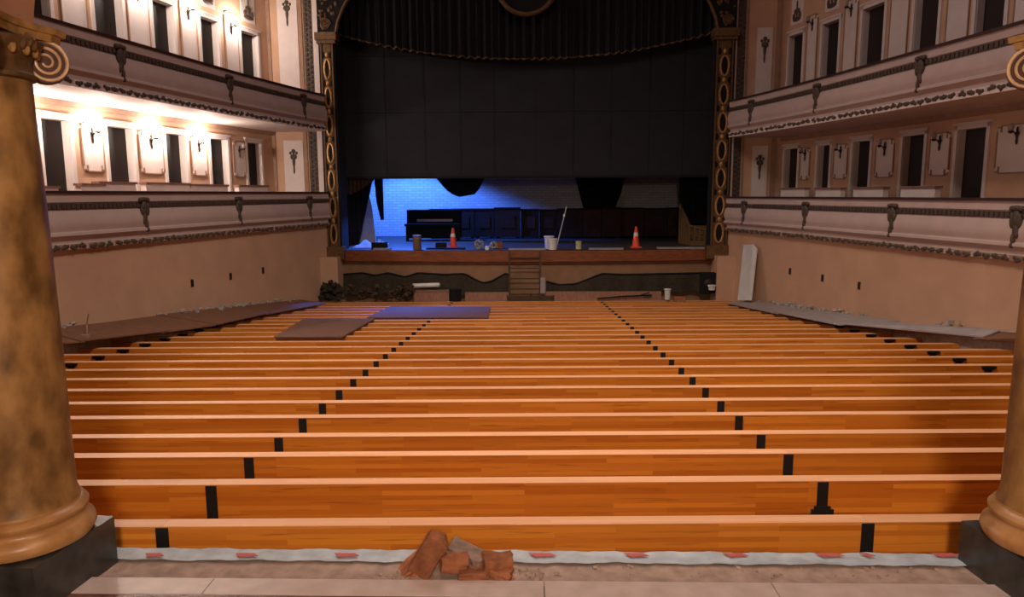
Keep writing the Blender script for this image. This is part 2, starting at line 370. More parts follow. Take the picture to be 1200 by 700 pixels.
def balcony(side, rail, lower, carts):
    n_ = SIDE[side]['n']; lv = 'lower' if lower else 'upper'
    t = thing('balcony', '%s %s balcony front with bulging pale plaster and dark garland' % (lv, n_), 'balcony', (CX+side*8, 14, rail-1.1))
    inv = Matrix.Translation((-(CX+side*8), -14, -(rail-1.1)))
    def B(mb, name, m, fix=True):
        o = mb.build(name, m, t, fix); o.matrix_parent_inverse = inv; return o
    prof = [(.28, -.05), (.0, -.05), (-.005, -.21), (.015, -.22), (.015, -.36), (-.01, -.37), (-.03, -.44), (-.05, -.52), (-.055, -.60), (-.045, -.67), (-.02, -.73),
            (-.015, -.75), (-.06, -.77), (-.065, -.82), (-.02, -.86), (.03, -.90), (.03, -.97), (.0, -.99), (.0, -1.08), (.06, -1.10), (.28, -1.10)]
    B(sweep(MB(), [(o, z+rail) for o, z in prof], side, YA, YB, 70, True, True), 'fascia', 'fascia')
    B(sweep(MB(), [(-.04, rail-.05), (-.04, rail), (.30, rail), (.30, rail-.05)], side, YA, YB, 60, False, True), 'hand_rail', 'rail')
    # frieze of small leaves
    mb = sweep(MB(), [(.0, rail-.345), (.0, rail-.23), (.02, rail-.23), (.02, rail-.345)], side, YA, YB, 60, False, True)
    Y = YA+.1
    i = 0
    while Y < YB-.05:
        cbox(mb, Y, -.0, side, .075, -.022, .01, rail-.335+(i % 2)*.015, rail-.245); Y += .115; i += 1
    o = B(mb, 'frieze', 'frieze')
    # hanging garland under the fascia: clusters with gaps
    mb = MB(); Y = 9.0; rr = random.Random(3)
    while Y < YB-.05:
        T = cmat(Y, -.005, side, rail-1.035)
        for q in range(3):
            mb.lathe([(max(1e-3, math.sin(math.pi*i/4)), -math.cos(math.pi*i/4)) for i in range(5)], (0, 0, 0), 6,
                     T @ Matrix.Translation(((q-1)*.055, 0, rr.uniform(-.025, .025))) @ Matrix.Diagonal((.048, .03, .038+.015*(q == 1), 1)))
        Y += .21 if rr.random() < .8 else .27
    o = B(mb, 'garland', 'frieze', False); o['kind'] = 'stuff'
    for px, py in carts:
        Yc = hitY(px, py, 0, side)
        B(leaf_cartouche(cmat(Yc, -.03, side, rail-.15)), 'cartouche', 'frieze', False)
    return t
balcony(-1, 2.38, True, [(168, 250), (279, 247), (362, 245)])
balcony(1, 2.17, True, [(873, 245), (945, 250), (1047, 255), (1193, 260)])
balcony(-1, 5.41, False, [(140, 72), (268, 103), (355, 125)])
balcony(1, 5.13, False, [(881, 130), (958, 112), (1080, 82)])

# ---- box tiers behind the fronts: floors, back walls with doorways, panels
OFF = 1.8
DD = .17
door_no = [0]
def tier(side, zf, ztop_, zdoor, openings, panels, pz, name, py):
    """openings / panels given as depth ranges along the back wall"""
    n_ = SIDE[side]['n']
    op = sorted([tuple(sorted((hitY(a, py, OFF, side), hitY(b, py, OFF, side)))) for a, b in openings])
    Y0, Y1 = 9.0, 24.3
    mb = MB(); cur = Y0
    for a, b in op:
        sweep(mb, [(OFF, zf), (OFF, ztop_), (OFF+.35, ztop_), (OFF+.35, zf)], side, cur, a, max(2, int((a-cur)*3)), True, True)
        sweep(mb, [(OFF, zdoor), (OFF, ztop_), (OFF+.35, ztop_), (OFF+.35, zdoor)], side, a, b, 3, True, True); cur = b
    sweep(mb, [(OFF, zf), (OFF, ztop_), (OFF+.35, ztop_), (OFF+.35, zf)], side, cur, Y1, 5, True, True)
    wl = struct(mb.build('wall_%s_%s' % (n_, name), 'tier_wall'), 'peach back wall of the %s %s boxes' % (name, n_), 'wall')
    # cornice
    sweep(MB(), [(OFF-.07, ztop_-.14), (OFF-.12, ztop_-.02), (OFF+.02, ztop_-.02), (OFF+.02, ztop_-.14)], side, Y0, Y1, 30, False, True).build('cornice', 'tier_tan', wl)
    for a, b in op:
        c = (a+b)/2; wd = (cu(b, OFF, side)[0]-cu(a, OFF, side)[0]).length
        door_no[0] += 1
        d = link('door_%d' % door_no[0], None); d.location = cu(c, OFF, side)[0] + Vector((0, 0, zf))
        struct(d, 'dark doorway in a pale casing at the back of the %s %s boxes' % (name, n_), 'door')
        inv = Matrix.Translation(-d.location)
        def B(mb, nm, m):
            o = mb.build(nm, m, d); o.matrix_parent_inverse = inv
        m1 = MB()
        cs = .075
        T = cmat(c, OFF, side)
        m1.box(-wd/2-cs, -wd/2+.02, -.035, .02, zf, zdoor+cs, T).box(wd/2-.02, wd/2+cs, -.035, .02, zf, zdoor+cs, T)
        m1.box(-wd/2-cs, wd/2+cs, -.035, .02, zdoor-.02, zdoor+cs, T).box(-wd/2-cs-.03, wd/2+cs+.03, -.06, .02, zdoor+cs, zdoor+cs+.05, T)
        B(m1, 'casing', 'tier_white')
        B(MB().box(-wd/2, -wd/2+.03, .0, DD, zf, zdoor, T).box(wd/2-.03, wd/2, .0, DD, zf, zdoor, T).box(-wd/2, wd/2, .0, DD, zdoor-.02, zdoor, T), 'jamb', 'tier_white')
        B(MB().box(-wd/2, wd/2, DD, DD+.05, zf, zdoor+.1, T), 'leaf', 'door_dark')
    pans = []
    for (a, b) in panels:
        Ya, Yb = sorted((hitY(a, py, OFF, side), hitY(b, py, OFF, side))); c = (Ya+Yb)/2
        wd = (cu(Yb, OFF, side)[0]-cu(Ya, OFF, side)[0]).length; T = cmat(c, OFF, side)
        pn = MB().box(-wd/2, wd/2, -.02, .01, pz[0], pz[1], T).build('wall_panel', 'tier_white', wl)
        f = MB(); q = .028
        f.box(-wd/2-q, -wd/2, -.035, .005, pz[0]+.1, pz[1]-.1, T).box(wd/2, wd/2+q, -.035, .005, pz[0]+.1, pz[1]-.1, T)
        f.box(-wd/2+.08, wd/2-.08, -.035, .005, pz[0]-q, pz[0], T).box(-wd/2+.08, wd/2-.08, -.035, .005, pz[1], pz[1]+q, T)
        for sx in (-1, 1):
            for zz, sg in ((pz[0], 1), (pz[1], -1)):
                x = sx*wd/2
                f.box(min(x, x-sx*.10), max(x, x-sx*.10), -.04, .0, min(zz, zz+sg*.035), max(zz, zz+sg*.035), T)
                f.box(min(x-sx*.07, x-sx*.10), max(x-sx*.07, x-sx*.10), -.04, .0, min(zz, zz+sg*.12), max(zz, zz+sg*.12), T)
        f.build('panel_moulding', 'tier_tan', pn)
        pans.append((c, wd))
    return wl, op, pans
def slab(side, z0, z1, nm, m='tier_white'):
    o = sweep(MB(), [(.0, z0), (.0, z1), (OFF+.3, z1), (OFF+.3, z0)], side, 8.0, 24.0, 40, True, True).build(nm, m)
    return o
res = {}
for s in (-1, 1):
    n_ = SIDE[s]['n']; r_ = SIDE[s]['rail']; u_ = SIDE[s]['urail']
    struct(slab(s, r_-1.08, r_-.98, 'floor_%s_lower_boxes' % n_, 'tier_tan'), 'floor of the %s lower boxes' % n_, 'floor')
    struct(slab(s, u_-1.12, u_-.98, 'ceiling_%s_lower_boxes' % n_), 'pale ceiling above the %s lower boxes' % n_, 'ceiling')
    struct(slab(s, u_+4.1, u_+4.3, 'ceiling_%s_upper_boxes' % n_), 'pale ceiling above the %s upper boxes' % n_, 'ceiling')
zdl = hit(125, 145, OFF, -1).z; zdr = hit(1057, 158, OFF, 1).z
res['LL'] = tier(-1, 1.4, 4.32, zdl-.03, [(49, 84), (126, 157), (194, 218), (246, 267), (289, 306)], [(20, 40), (97, 120), (164, 190), (224, 241), (273, 286)], (hit(107, 200, OFF, -1).z, hit(107, 146, OFF, -1).z), 'lower', 180)
res['LR'] = tier(1, 1.2, 4.03, zdr-.03, [(919, 935), (958, 973), (999, 1020), (1057, 1083), (1120, 1155)], [(939, 949), (978, 993), (1027, 1047), (1090, 1112), (1168, 1215)], (hit(1100, 205, OFF, 1).z, hit(1100, 157, OFF, 1).z), 'lower', 190)
zul = hit(283, 35, OFF, -1).z; zur = hit(963, 29, OFF, 1).z
res['UL'] = tier(-1, 4.5, 9.5, zul, [(22, 62), (112, 146), (180, 205), (235, 256), (282, 302)], [(75, 103), (152, 175), (213, 230), (264, 278)], (5.55, zul+.35), 'upper', 50)
res['UR'] = tier(1, 4.2, 9.2, zur, [(924, 941), (963, 983), (1009, 1035), (1069, 1098), (1140, 1175)], [(946, 957), (989, 1003), (1042, 1062), (1108, 1132), (1186, 1220)], (5.27, zur+.35), 'upper', 60)

# transom panels with dark relief over the upper doorways
for s, key, zd in ((-1, 'UL', zul), (1, 'UR', zur)):
    wl, op, pans = res[key]
    for a, b in op:
        c = (a+b)/2; wd = (cu(b, OFF, s)[0]-cu(a, OFF, s)[0]).length*.8; T = cmat(c, OFF, s)
        tp = MB().box(-wd/2, wd/2, -.02, .01, zd+.28, zd+1.1, T).build('transom_panel', 'tier_white', wl)
        rl = MB()
        for x, z, rx, rz in ((0, .62, .05, .2), (0, .42, wd*.36, .07), (-wd*.25, .52, .07, .1), (wd*.25, .52, .07, .1), (0, .85, .03, .12), (-.09, .66, .05, .07), (.09, .66, .05, .07)):
            rl.lathe([(max(1e-3, math.sin(math.pi*i/5)), -math.cos(math.pi*i/5)) for i in range(6)], (0, 0, 0), 8, T @ Matrix.Translation((x, -.03, zd+z)) @ Matrix.Diagonal((rx, .03, rz, 1)))
        rl.build('relief', 'frieze', tp, False)

# low box partitions between the seats of the lower boxes
for s, key, rg in ((-1, 'LL', [(40, 68, 218), (95, 122, 215), (116, 159, 213), (171, 222, 214), (224, 267, 216), (280, 314, 217)]), (1, 'LR', [(915, 943, 220), (956, 985, 220), (1000, 1035, 219), (1056, 1096, 218)])):
    r_ = SIDE[s]['rail']
    for ip, (a, b, y) in enumerate(rg):
        wh = ORD[sorted(range(len(rg)), key=lambda j: abs(rg[j][0]-618)).index(ip)]
        Ya, Yb = sorted((hitY(a, y, 1.0, s), hitY(b, y, 1.0, s))); c = (Ya+Yb)/2
        wd = (cu(Yb, 1.0, s)[0]-cu(Ya, 1.0, s)[0]).length; zt = hit((a+b)/2, y, 1.0, s).z
        p0 = cu(c, 1.0, s)[0] + Vector((0, 0, r_-.98))
        t = thing('box_partition', 'low pale partition with mauve top in the %s lower boxes, %s from the stage' % (SIDE[s]['n'], wh), 'partition', p0, group='low partitions in the %s lower boxes' % SIDE[s]['n'])
        inv = Matrix.Translation(-p0)
        o = cbox(MB(), c, 1.0, s, wd, 0, .14, r_-1.0, zt-.05).build('body', 'tier_white', t); o.matrix_parent_inverse = inv
        o = cbox(MB(), c, 1.0, s, wd+.05, -.03, .17, zt-.05, zt).build('cap', 'ledge', t); o.matrix_parent_inverse = inv

# sconces
def sconce(Yc, side, z, lit, label, group, energy=26):
    T = cmat(Yc, OFF-.02, side, z) @ Matrix.Diagonal((.8, .8, .8, 1))
    p0 = T @ Vector((0, 0, 0))
    t = thing('wall_sconce', label, 'wall lamp', p0, group=group); inv = Matrix.Translation(-p0)
    def B(mb, nm, m):
        o = mb.build(nm, m, t, False); o.matrix_parent_inverse = inv; return o
    bp = MB()
    for x, zz, rx, rz in ((0, 0, .05, .12), (0, -.15, .035, .10), (0, .13, .03, .07), (-.04, .03, .03, .05), (.04, .03, .03, .05)):
        bp.lathe([(max(1e-3, math.sin(math.pi*i/5)), -math.cos(math.pi*i/5)) for i in range(6)], (0, 0, 0), 8, T @ Matrix.Translation((x, -.02, zz)) @ Matrix.Diagonal((rx, .025, rz, 1)))
    B(bp, 'back_plate', 'bronze')
    pts = [T @ Vector((0, -.03-.17*math.sin(a), .06*math.sin(2*a)+.05*(1-math.cos(a)))) for a in [i*math.pi/2/8 for i in range(9)]]
    B(MB().tube(pts, .014, 6), 'arm', 'bronze')
    e = pts[-1]
    B(MB().lathe([(.012, -.02), (.045, .0), (.06, .03), (.05, .035), (.01, .01)], e, 10), 'cup', 'bronze')
    B(MB().lathe([(.02, .02), (.05, .06), (.055, .12), (.035, .17), (.004, .19)], e, 10), 'bulb' if lit else 'glass_shade', 'bulb' if lit else 'shade_off')
    if lit:
        lp = e + Vector((0, 0, .12)) - T.to_3x3() @ Vector((0, .14, 0)); dv = lp - O3; dep = dv.dot(fw)
        seen = abs(F*dv.dot(rt)/dep) < 600 and abs(F*dv.dot(up)/dep) < 350
        l = light('sconce_light' if seen else 'sconce_light_offscreen', 'POINT', lp, energy, (1, .84, .73), None, .06)
    return t
def nth(lst, i): return ORD[sorted(range(len(lst)), key=lambda j: -lst[j][0]).index(i)]
for i, (c, wd) in enumerate(res['LL'][2]):
    lit = i < 4
    sconce(c, -1, hit([30, 107, 177, 232, 280][i], [150, 158, 165, 170, 177][i], OFF, -1).z, lit, ('glowing wall sconce in the lower left boxes, on the %s white panel from the stage' % nth(res['LL'][2], i) if lit else 'unlit dark wall sconce in the last panel of the lower left boxes'), 'sconces of the lower left boxes' if lit else None, 85)
for i, (c, wd) in enumerate(res['UL'][2]):
    lit = True
    sconce(c, -1, zul-.05, lit, 'glowing wall sconce in the upper left boxes, on the %s white panel from the stage' % nth(res['UL'][2], i), 'sconces of the upper left boxes', 85)
for i, (c, wd) in enumerate(res['LR'][2]):
    sconce(c, 1, hit([944, 985, 1037, 1101, 1192][i], [181, 178, 174, 167, 158][i], OFF, 1).z, False, 'unlit dark wall sconce in the lower right boxes, on the %s panel from the stage' % nth(res['LR'][2], i), 'sconces of the lower right boxes')
for i, (c, wd) in enumerate(res['UR'][2]):
    sconce(c, 1, zur+.1, False, 'unlit dark wall sconce in the upper right boxes, on the %s panel from the stage' % nth(res['UR'][2], i), 'sconces of the upper right boxes')

# ================================================================== PROSCENIUM
PY = 23.4
for s, gx0, gx1 in ((-1, -6.50, -6.19), (1, 5.81, 6.24)):
    n_ = SIDE[s]['n']; r_ = SIDE[s]['rail']; u_ = SIDE[s]['urail']
    # end wall facing the hall, outside the gilded pilaster
    xo = CX + s*9.2; xi = gx0 if s < 0 else gx1
    a, b = min(xo, xi), max(xo, xi)
    wl = struct(MB().box(a, b, PY+.25, PY+.6, -2.4, 10).build('wall_proscenium_%s' % n_, 'tier_wall'), 'peach end wall between the proscenium and the %s boxes' % n_, 'wall')
    def strip(px0, px1, z0, z1, dep, nm, m, par):
        Y = PY+.25; p, q = sorted((atY(px0, 120, Y).x, atY(px1, 120, Y).x))
        return MB().box(p, q, Y-dep, Y+.02, z0, z1).build(nm, m, par)
    if s < 0:
        strip(371, 377, -1.2, 10, .12, 'white_pilaster', 'tier_white', wl)
        orn = [(360, 370)]; pan = [(330, 353)]; tan_ = [(314, 321), (354, 358)]
    else:
        strip(854, 860, -1.2, 10, .12, 'white_pilaster', 'tier_white', wl)
        orn = [(862, 870)]; pan = [(884, 902)]; tan_ = [(872, 874), (906, 912)]
    for (p0, p1) in orn:
        Y = PY+.25; xa, xb = sorted((atY(p0, 120, Y).x, atY(p1, 120, Y).x))
        for z0, z1 in ((r_+.0, u_-1.1), (u_, 10)):
            st = MB().box(xa, xb, Y-.05, Y+.02, z0, z1).build('ornament_strip', 'frieze', wl)
            mb = MB(); z = z0+.06; i = 0
            while z < z1-.05:
                mb.ball(((xa+xb)/2 + (.06 if i % 2 else -.06), Y-.06, z), .055, 6, 4, 1, .6, 1); z += .075; i += 1
            mb.build('leaves', 'frieze', st, False)['kind'] = 'stuff'
    for (p0, p1) in pan:
        Y = PY+.25; xa, xb = sorted((atY(p0, 120, Y).x, atY(p1, 120, Y).x))
        for z0, z1 in ((r_-.1, hit(340, 167, OFF, -1).z if s < 0 else 3.75), (u_-.2, 8.6 if s < 0 else 7.35)):
            pn = MB().box(xa, xb, Y-.03, Y+.02, z0, z1).build('wall_panel', 'tier_white', wl)
            rl = MB(); cx = (xa+xb)/2; zc = z1-.62
            for x, z, rx, rz in ((0, 0, .05, .26), (-.05, .1, .06, .08), (.05, .1, .06, .08), (0, .28, .07, .07), (0, -.3, .03, .15), (-.1, .22, .04, .05), (.1, .22, .04, .05)):
                rl.ball((cx+x, Y-.04, zc+z), 1, 8, 5, rx, .03, rz)
            rl.build('relief', 'frieze', pn, False)
    for (p0, p1) in tan_:
        strip(p0, p1, r_, u_-1.1, .04, 'moulding', 'tier_tan', wl); strip(p0, p1, u_, 10, .04, 'moulding', 'tier_tan', wl)
    # gilded pilaster of linked ovals
    gp = thing('gilded_pilaster', 'dark pilaster of linked gilded ovals on the %s of the stage opening' % n_, 'pilaster', ((gx0+gx1)/2, PY, .25))
    inv = Matrix.Translation((-(gx0+gx1)/2, -PY, -.25))
    def G(mb, nm, m, fix=True, par=gp):
        o = mb.build(nm, m, par, fix); o.matrix_parent_inverse = inv; return o
    cx = (gx0+gx1)/2; hw_ = (gx1-gx0)/2
    G(MB().box(gx0-.10, gx1+.10, PY, PY+.26, .28, 9.5), 'shaft', 'black')
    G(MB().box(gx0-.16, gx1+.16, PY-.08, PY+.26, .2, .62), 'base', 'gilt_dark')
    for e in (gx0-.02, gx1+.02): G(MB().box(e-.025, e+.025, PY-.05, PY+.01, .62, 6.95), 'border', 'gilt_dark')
    G(MB().box(gx0+.03, gx1-.03, PY-.02, PY+.01, .62, 6.95), 'gilded_field', 'gilt_dark')  # field in a darker gilding tone than the ovals and bosses
    z = 1.02; i = 0
    while z < 6.8:
        pts = [(cx+hw_*.60*math.cos(q), PY-.03, z+.30*math.sin(q)) for q in [2*math.pi*j/20 for j in range(20)]]
        ov = G(MB().tube(pts, .035, 6, True), 'oval', 'gilt', False)
        ho = G(MB().ball((cx, PY-.02, z), 1, 16, 6, hw_*.52, .012, .27), 'dark_oval', 'black', False)  # black disc inside each oval, smaller ones beside the bosses
        for sx in (-1, 1):
            G(MB().ball((cx+sx*hw_*.72, PY-.02, z+.43), 1, 8, 5, .05, .02, .11), 'dark_side_oval', 'black', False)
        G(MB().ball((cx, PY-.03, z+.43), 1, 8, 5, .06, .04, .09), 'boss', 'gilt', False)
        z += .86; i += 1
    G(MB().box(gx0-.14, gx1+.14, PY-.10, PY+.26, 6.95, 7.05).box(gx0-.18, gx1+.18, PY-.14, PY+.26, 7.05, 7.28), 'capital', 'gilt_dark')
    # scrolled bracket above
    br = MB(); inn = -s
    prof = [(0, 7.28), (.55, 7.28), (.62, 7.6), (.8, 8.0), (1.1, 8.5), (1.6, 9.0), (1.8, 9.5), (0, 9.5)]
    base = gx0-.1 if s < 0 else gx1+.1
    A = [Vector((base+inn*x, PY-.05, z)) for x, z in prof]; Bk = [v + Vector((0, .31, 0)) for v in A]; N = len(A)
    br.add(A+Bk, [tuple(range(N)), tuple(range(N, 2*N))[::-1]] + [(i, (i+1) % N, N+(i+1) % N, N+i) for i in range(N)])
    G(br, 'bracket', 'black')
    sc = MB(); rr = random.Random(5+s)
    for (z0, z1, n2) in ((7.4, 9.2, 46),):
        for i in range(n2):
            z = rr.uniform(z0, z1); x = rr.uniform(.08, .45+max(0, (z-7.6))*.35)
            sc.ball((base+inn*x, PY-.06, z), 1, 6, 4, rr.uniform(.03, .07), .03, rr.uniform(.03, .09))
    spts = []
    for i in range(40):
        a_ = i*.42; r2 = .17*(1-i/44)
        spts.append((base+inn*.27+r2*math.cos(a_), PY-.08, 7.52+r2*math.sin(a_)))
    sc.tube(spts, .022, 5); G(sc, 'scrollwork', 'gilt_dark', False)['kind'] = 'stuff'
    ep = [Vector((base+inn*(x+.03), PY-.07, z)) for x, z in prof[1:-1]]
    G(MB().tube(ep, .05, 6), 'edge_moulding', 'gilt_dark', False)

# stage mouth: inner returns
struct(MB().box(-6.6, -6.1, PY+.27, PY+.9, .4, 10).build('wall_stage_return_left', 'black'), 'dark return behind the left pilaster', 'wall')
struct(MB().box(5.85, 6.4, PY+.27, PY+.9, .4, 10).build('wall_stage_return_right', 'black'), 'dark return behind the right pilaster', 'wall')

# fire curtain of panels
CYY = 24.5
cxa = atY(399, 120, CYY).x; cxb = atY(842, 120, CYY).x; czb = atY(618, 207, CYY).z
fc = thing('fire_curtain', 'large charcoal panelled safety curtain half lowered over the stage', 'curtain', ((cxa+cxb)/2, CYY, czb)); inv = Matrix.Translation((-(cxa+cxb)/2, -CYY, -czb))
o = MB().box(cxa, cxb, CYY+.03, CYY+.10, czb, 9.6).build('backing_sheet', 'black', fc); o.matrix_parent_inverse = inv
xs = [cxa + (cxb-cxa)*q for q in (0, .12, .225, .32, .41, .52, .62, .72, .82, .91, 1)]
zs = [czb, czb+1.55, czb+2.1, czb+3.9, 9.6]
rr = random.Random(2)
for i in range(len(xs)-1):
    for j in range(len(zs)-1):
        if j == 1: continue
        zt = zs[j+1] if j else zs[2]
        q = rr.uniform(0, .012)
        o = MB().box(xs[i]+.006, xs[i+1]-.006, CYY-q, CYY+.04, zs[j]+.006, zt-.006).build('panel', 'curtain', fc); o.matrix_parent_inverse = inv
o = MB().box(cxa, cxb, CYY-.03, CYY+.12, czb-.05, czb+.03).build('bottom_bar', 'black', fc); o.matrix_parent_inverse = inv

# valance: pleated drape with swagged hem
VY = 24.0
va = atY(398, 45, VY).x; vb = atY(841, 45, VY).x
vt = thing('stage_valance', 'black pleated valance with gold-edged swag hem above the stage', 'curtain', ((va+vb)/2, VY, 6.3)); inv = Matrix.Translation((-(va+vb)/2, -VY, -6.3))
zc = atY(618, 70, VY).z; ze = atY(402, 42, VY).z
def hem(u): return zc + (ze-zc)*abs(2*u-1)**2.1
NP = 460; rows = [[], [], []]; fr = []
for i in range(NP+1):
    u = i/NP; x = va+(vb-va)*u
    y = VY + .10*math.sin(u*2*math.pi*46 + 1.3*math.sin(u*31)) + .03*math.sin(u*2*math.pi*117)
    h = hem(u) + .025*math.sin(u*2*math.pi*46+.8)
    rows[0].append(Vector((x, y, h))); rows[1].append(Vector((x, VY+(y-VY)*.9, (h+9.7)/2))); rows[2].append(Vector((x, VY+(y-VY)*.6, 9.7)))
    fr.append(Vector((x, y-.012, h+.02)))
m_ = MB().grid(rows); m_.grid([[p + Vector((0, .012, 0)) for p in r] for r in rows])
o = m_.build('drape', 'drape', vt, False); o.matrix_parent_inverse = inv
o = MB().tube(fr, .028, 4).build('gold_fringe', 'fringe', vt, False); o.matrix_parent_inverse = inv
ec = atY(617, 14, 23.3); ER = .93
em = thing('round_medallion', 'dark round medallion frame hanging above the centre of the valance', 'medallion', (ec.x, 23.6, ec.z+ER))
MB().tube([(ER*math.cos(a), 0, ER*math.sin(a)) for a in [2*math.pi*i/48 for i in range(48)]], .075, 8, True).build('ring', 'gilt_dark', em, False)
MB().lathe([(.01, 0), (ER-.05, 0), (ER-.05, .08), (.01, .08)], (0, 0, 0), 40, Matrix.Rotation(math.pi/2, 4, 'X')).build('disc', 'drape', em, loc=(0, .12, 0))
struct(MB().box(-9.3, 9.3, PY+.15, PY+.6, 9.5, 10.5).build('wall_proscenium_top', 'tier_tan'), 'wall above the stage opening', 'wall')

# ================================================================== STAGE
ZS = .49
def apronY(x): u = (x-CX)/6.3; return 23.15 + .55*u*u
# floor with a bowed front
sf = MB(); xsn = [-6.25 + 12.2*i/40 for i in range(41)]
sf.grid([[Vector((x, apronY(x)-.06, ZS)) for x in xsn], [Vector((x, 24.6, ZS)) for x in xsn]], False)
sf.add([(-9, 24.2, ZS-.004), (9, 24.2, ZS-.004), (9, 32.2, ZS-.004), (-9, 32.2, ZS-.004)], [(0, 1, 2, 3)])
struct(sf.build('floor_stage', 'stage_floor', fix=False), 'dark boarded stage floor', 'floor')
def bow(y0, y1, z0, z1, x0=-6.25, x1=5.95, n=40):
    mb = MB(); rows = []
    for i in range(n+1):
        x = x0+(x1-x0)*i/n; Y = apronY(x)
        rows.append([Vector((x, Y+y0, z0)), Vector((x, Y+y0, z1)), Vector((x, Y+y1, z1)), Vector((x, Y+y1, z0)), Vector((x, Y+y0, z0))])
    mb.grid(rows, False); mb.add(rows[0][:4], [(0, 1, 2, 3)]); mb.add(rows[-1][:4], [(3, 2, 1, 0)]); return mb
ap = struct(link('trim_stage_apron', None), 'reddish wooden stage edge above a beige apron wall', 'stage apron')
bow(-.10, .12, .14, ZS).build('fascia_board', 'stage_wood', ap)
bow(-.03, .12, .07, .14).build('lower_moulding', 'stage_wood', ap)
bow(.06, .30, -1.4, .07).build('apron_wall', 'apron_wall', ap)
for s, x0_, x1_ in ((-1, -6.9, -6.15), (1, 5.9, 6.75)):
    struct(MB().box(x0_, x1_, 22.95, 24.2, -2.2, .3).build('trim_stage_pier_%s' % SIDE[s]['n'], 'wall_low'), 'beige pier at the %s end of the stage edge' % SIDE[s]['n'], 'pier')
# stage house shell
BY = 31.6
struct(MB().box(-9.2, 9.2, BY, BY+.3, ZS-.2, 10).build('wall_stage_back', 'stage_brick'), 'whitewashed brick wall at the back of the stage', 'wall')
struct(MB().box(-9.3, -9.0, 24.3, 31.8, ZS-.2, 10).build('wall_stage_left', 'black'), 'black side wall of the stage', 'wall')
struct(MB().box(9.0, 9.3, 24.3, 31.8, ZS-.2, 10).build('wall_stage_right', 'black'), 'black side wall of the stage', 'wall')
struct(MB().box(-9.3, 9.3, 23.9, 31.9, 10, 10.2).build('ceiling_stage', 'black'), 'black ceiling over the stage', 'ceiling')
struct(MB().box(-10.5, 10.5, -4, 24.0, 12.2, 12.4).build('ceiling', 'tier_wall'), 'peach auditorium ceiling', 'ceiling')

# black drape with a curved lower edge (in front of the blue wall)
def cloth(name, label, pts, Y, m='black', dep=.12, wav=.05):
    """hanging cloth: outline in photo columns turned to real points at depth Y"""
    P = [atY(px, py, Y) for px, py in pts]
    mb = MB(); N = len(P)
    A = [p + Vector((0, wav*math.sin(i*1.7), 0)) for i, p in enumerate(P)]; B = [p + Vector((0, dep, 0)) for p in A]
    mb.add(A+B, [tuple(range(N)), tuple(range(N, 2*N))[::-1]] + [(i, (i+1) % N, N+(i+1) % N, N+i) for i in range(N)])
    return tag(mb.build(name, m), label, 'drape')
def strip_cloth(name, label, topY, bottom, Y, m='black', ztop_=10.0):
    """folded cloth hanging from the grid down to a shaped hem"""
    rows = [[], []]; n = 60; xs_ = [p[0] for p in bottom]
    for i in range(n+1):
        px = xs_[0] + (xs_[-1]-xs_[0])*i/n; py = float(np.interp(px, xs_, [p[1] for p in bottom]))
        P = atY(px, py, Y); y = Y + .03*math.sin(i*.9)
        rows[0].append(Vector((P.x, y, P.z))); rows[1].append(Vector((P.x, Y, ztop_)))
    mb = MB().grid(rows); mb.grid([[p + Vector((0, .03, 0)) for p in r] for r in rows])
    return tag(mb.build(name, m, None, False), label, 'drape')
strip_cloth('hanging_drape', 'black drape with a rounded hem hanging before the blue-lit wall', 9, [(504, 203), (512, 210), (522, 222), (530, 228), (538, 231), (556, 228), (562, 221), (566, 212), (571, 203)], 28.2)
strip_cloth('hanging_drape', 'black drape hanging before the grey brick wall right of the buckets', 9, [(672, 200), (678, 222), (684, 246), (720, 246), (728, 226), (734, 200)], 31.2)
strip_cloth('masking_cloth', 'black masking drape along the left side of the stage', 9, [(396, 290), (420, 288), (428, 250), (436, 214), (440, 206)], 26.2)
strip_cloth('masking_cloth', 'black masking drape along the right side of the stage', 9, [(796, 203), (798, 262), (850, 262)], 27.5)
strip_cloth('masking_cloth', 'narrow black drape edge beside the blue-lit wall', 9, [(438, 204), (441, 236), (446, 258), (450, 258)], 28.5)
# dust sheet standing at left, lit blue
cloth('dust_sheet', 'pale dust sheet hanging in a narrow fold at the left wing', [(420, 285), (426, 250), (432, 226), (436, 240), (438, 262), (440, 284)], 27.3, 'blue_cloth', .1, .08)
fsx = [atY(px, 290, Y).x for px, Y in ((413, 24.3), (452, 24.3), (456, 26.6), (424, 26.6))]
fs = MB(); rows = []
for j in range(9):
    v = j/8; Y = 24.3+2.3*v
    rows.append([Vector((fsx[0]+(fsx[3]-fsx[0])*v + (fsx[1]-fsx[0]+(fsx[2]-fsx[1]-fsx[3]+fsx[0])*v)*u/14, Y, ZS+.02+(.05+.12*v)*(.5+.5*math.sin(u*.9+j*.8))*(0 if u in (0, 14) or j in (0, 8) else 1))) for u in range(15)])
fs.grid(rows); fs.grid([[p+Vector((0, 0, -.015)) for p in r] for r in rows])
tag(fs.build('folded_sheet', 'blue_cloth', None, False), 'crumpled pale sheet on the stage floor at left', 'sheet')
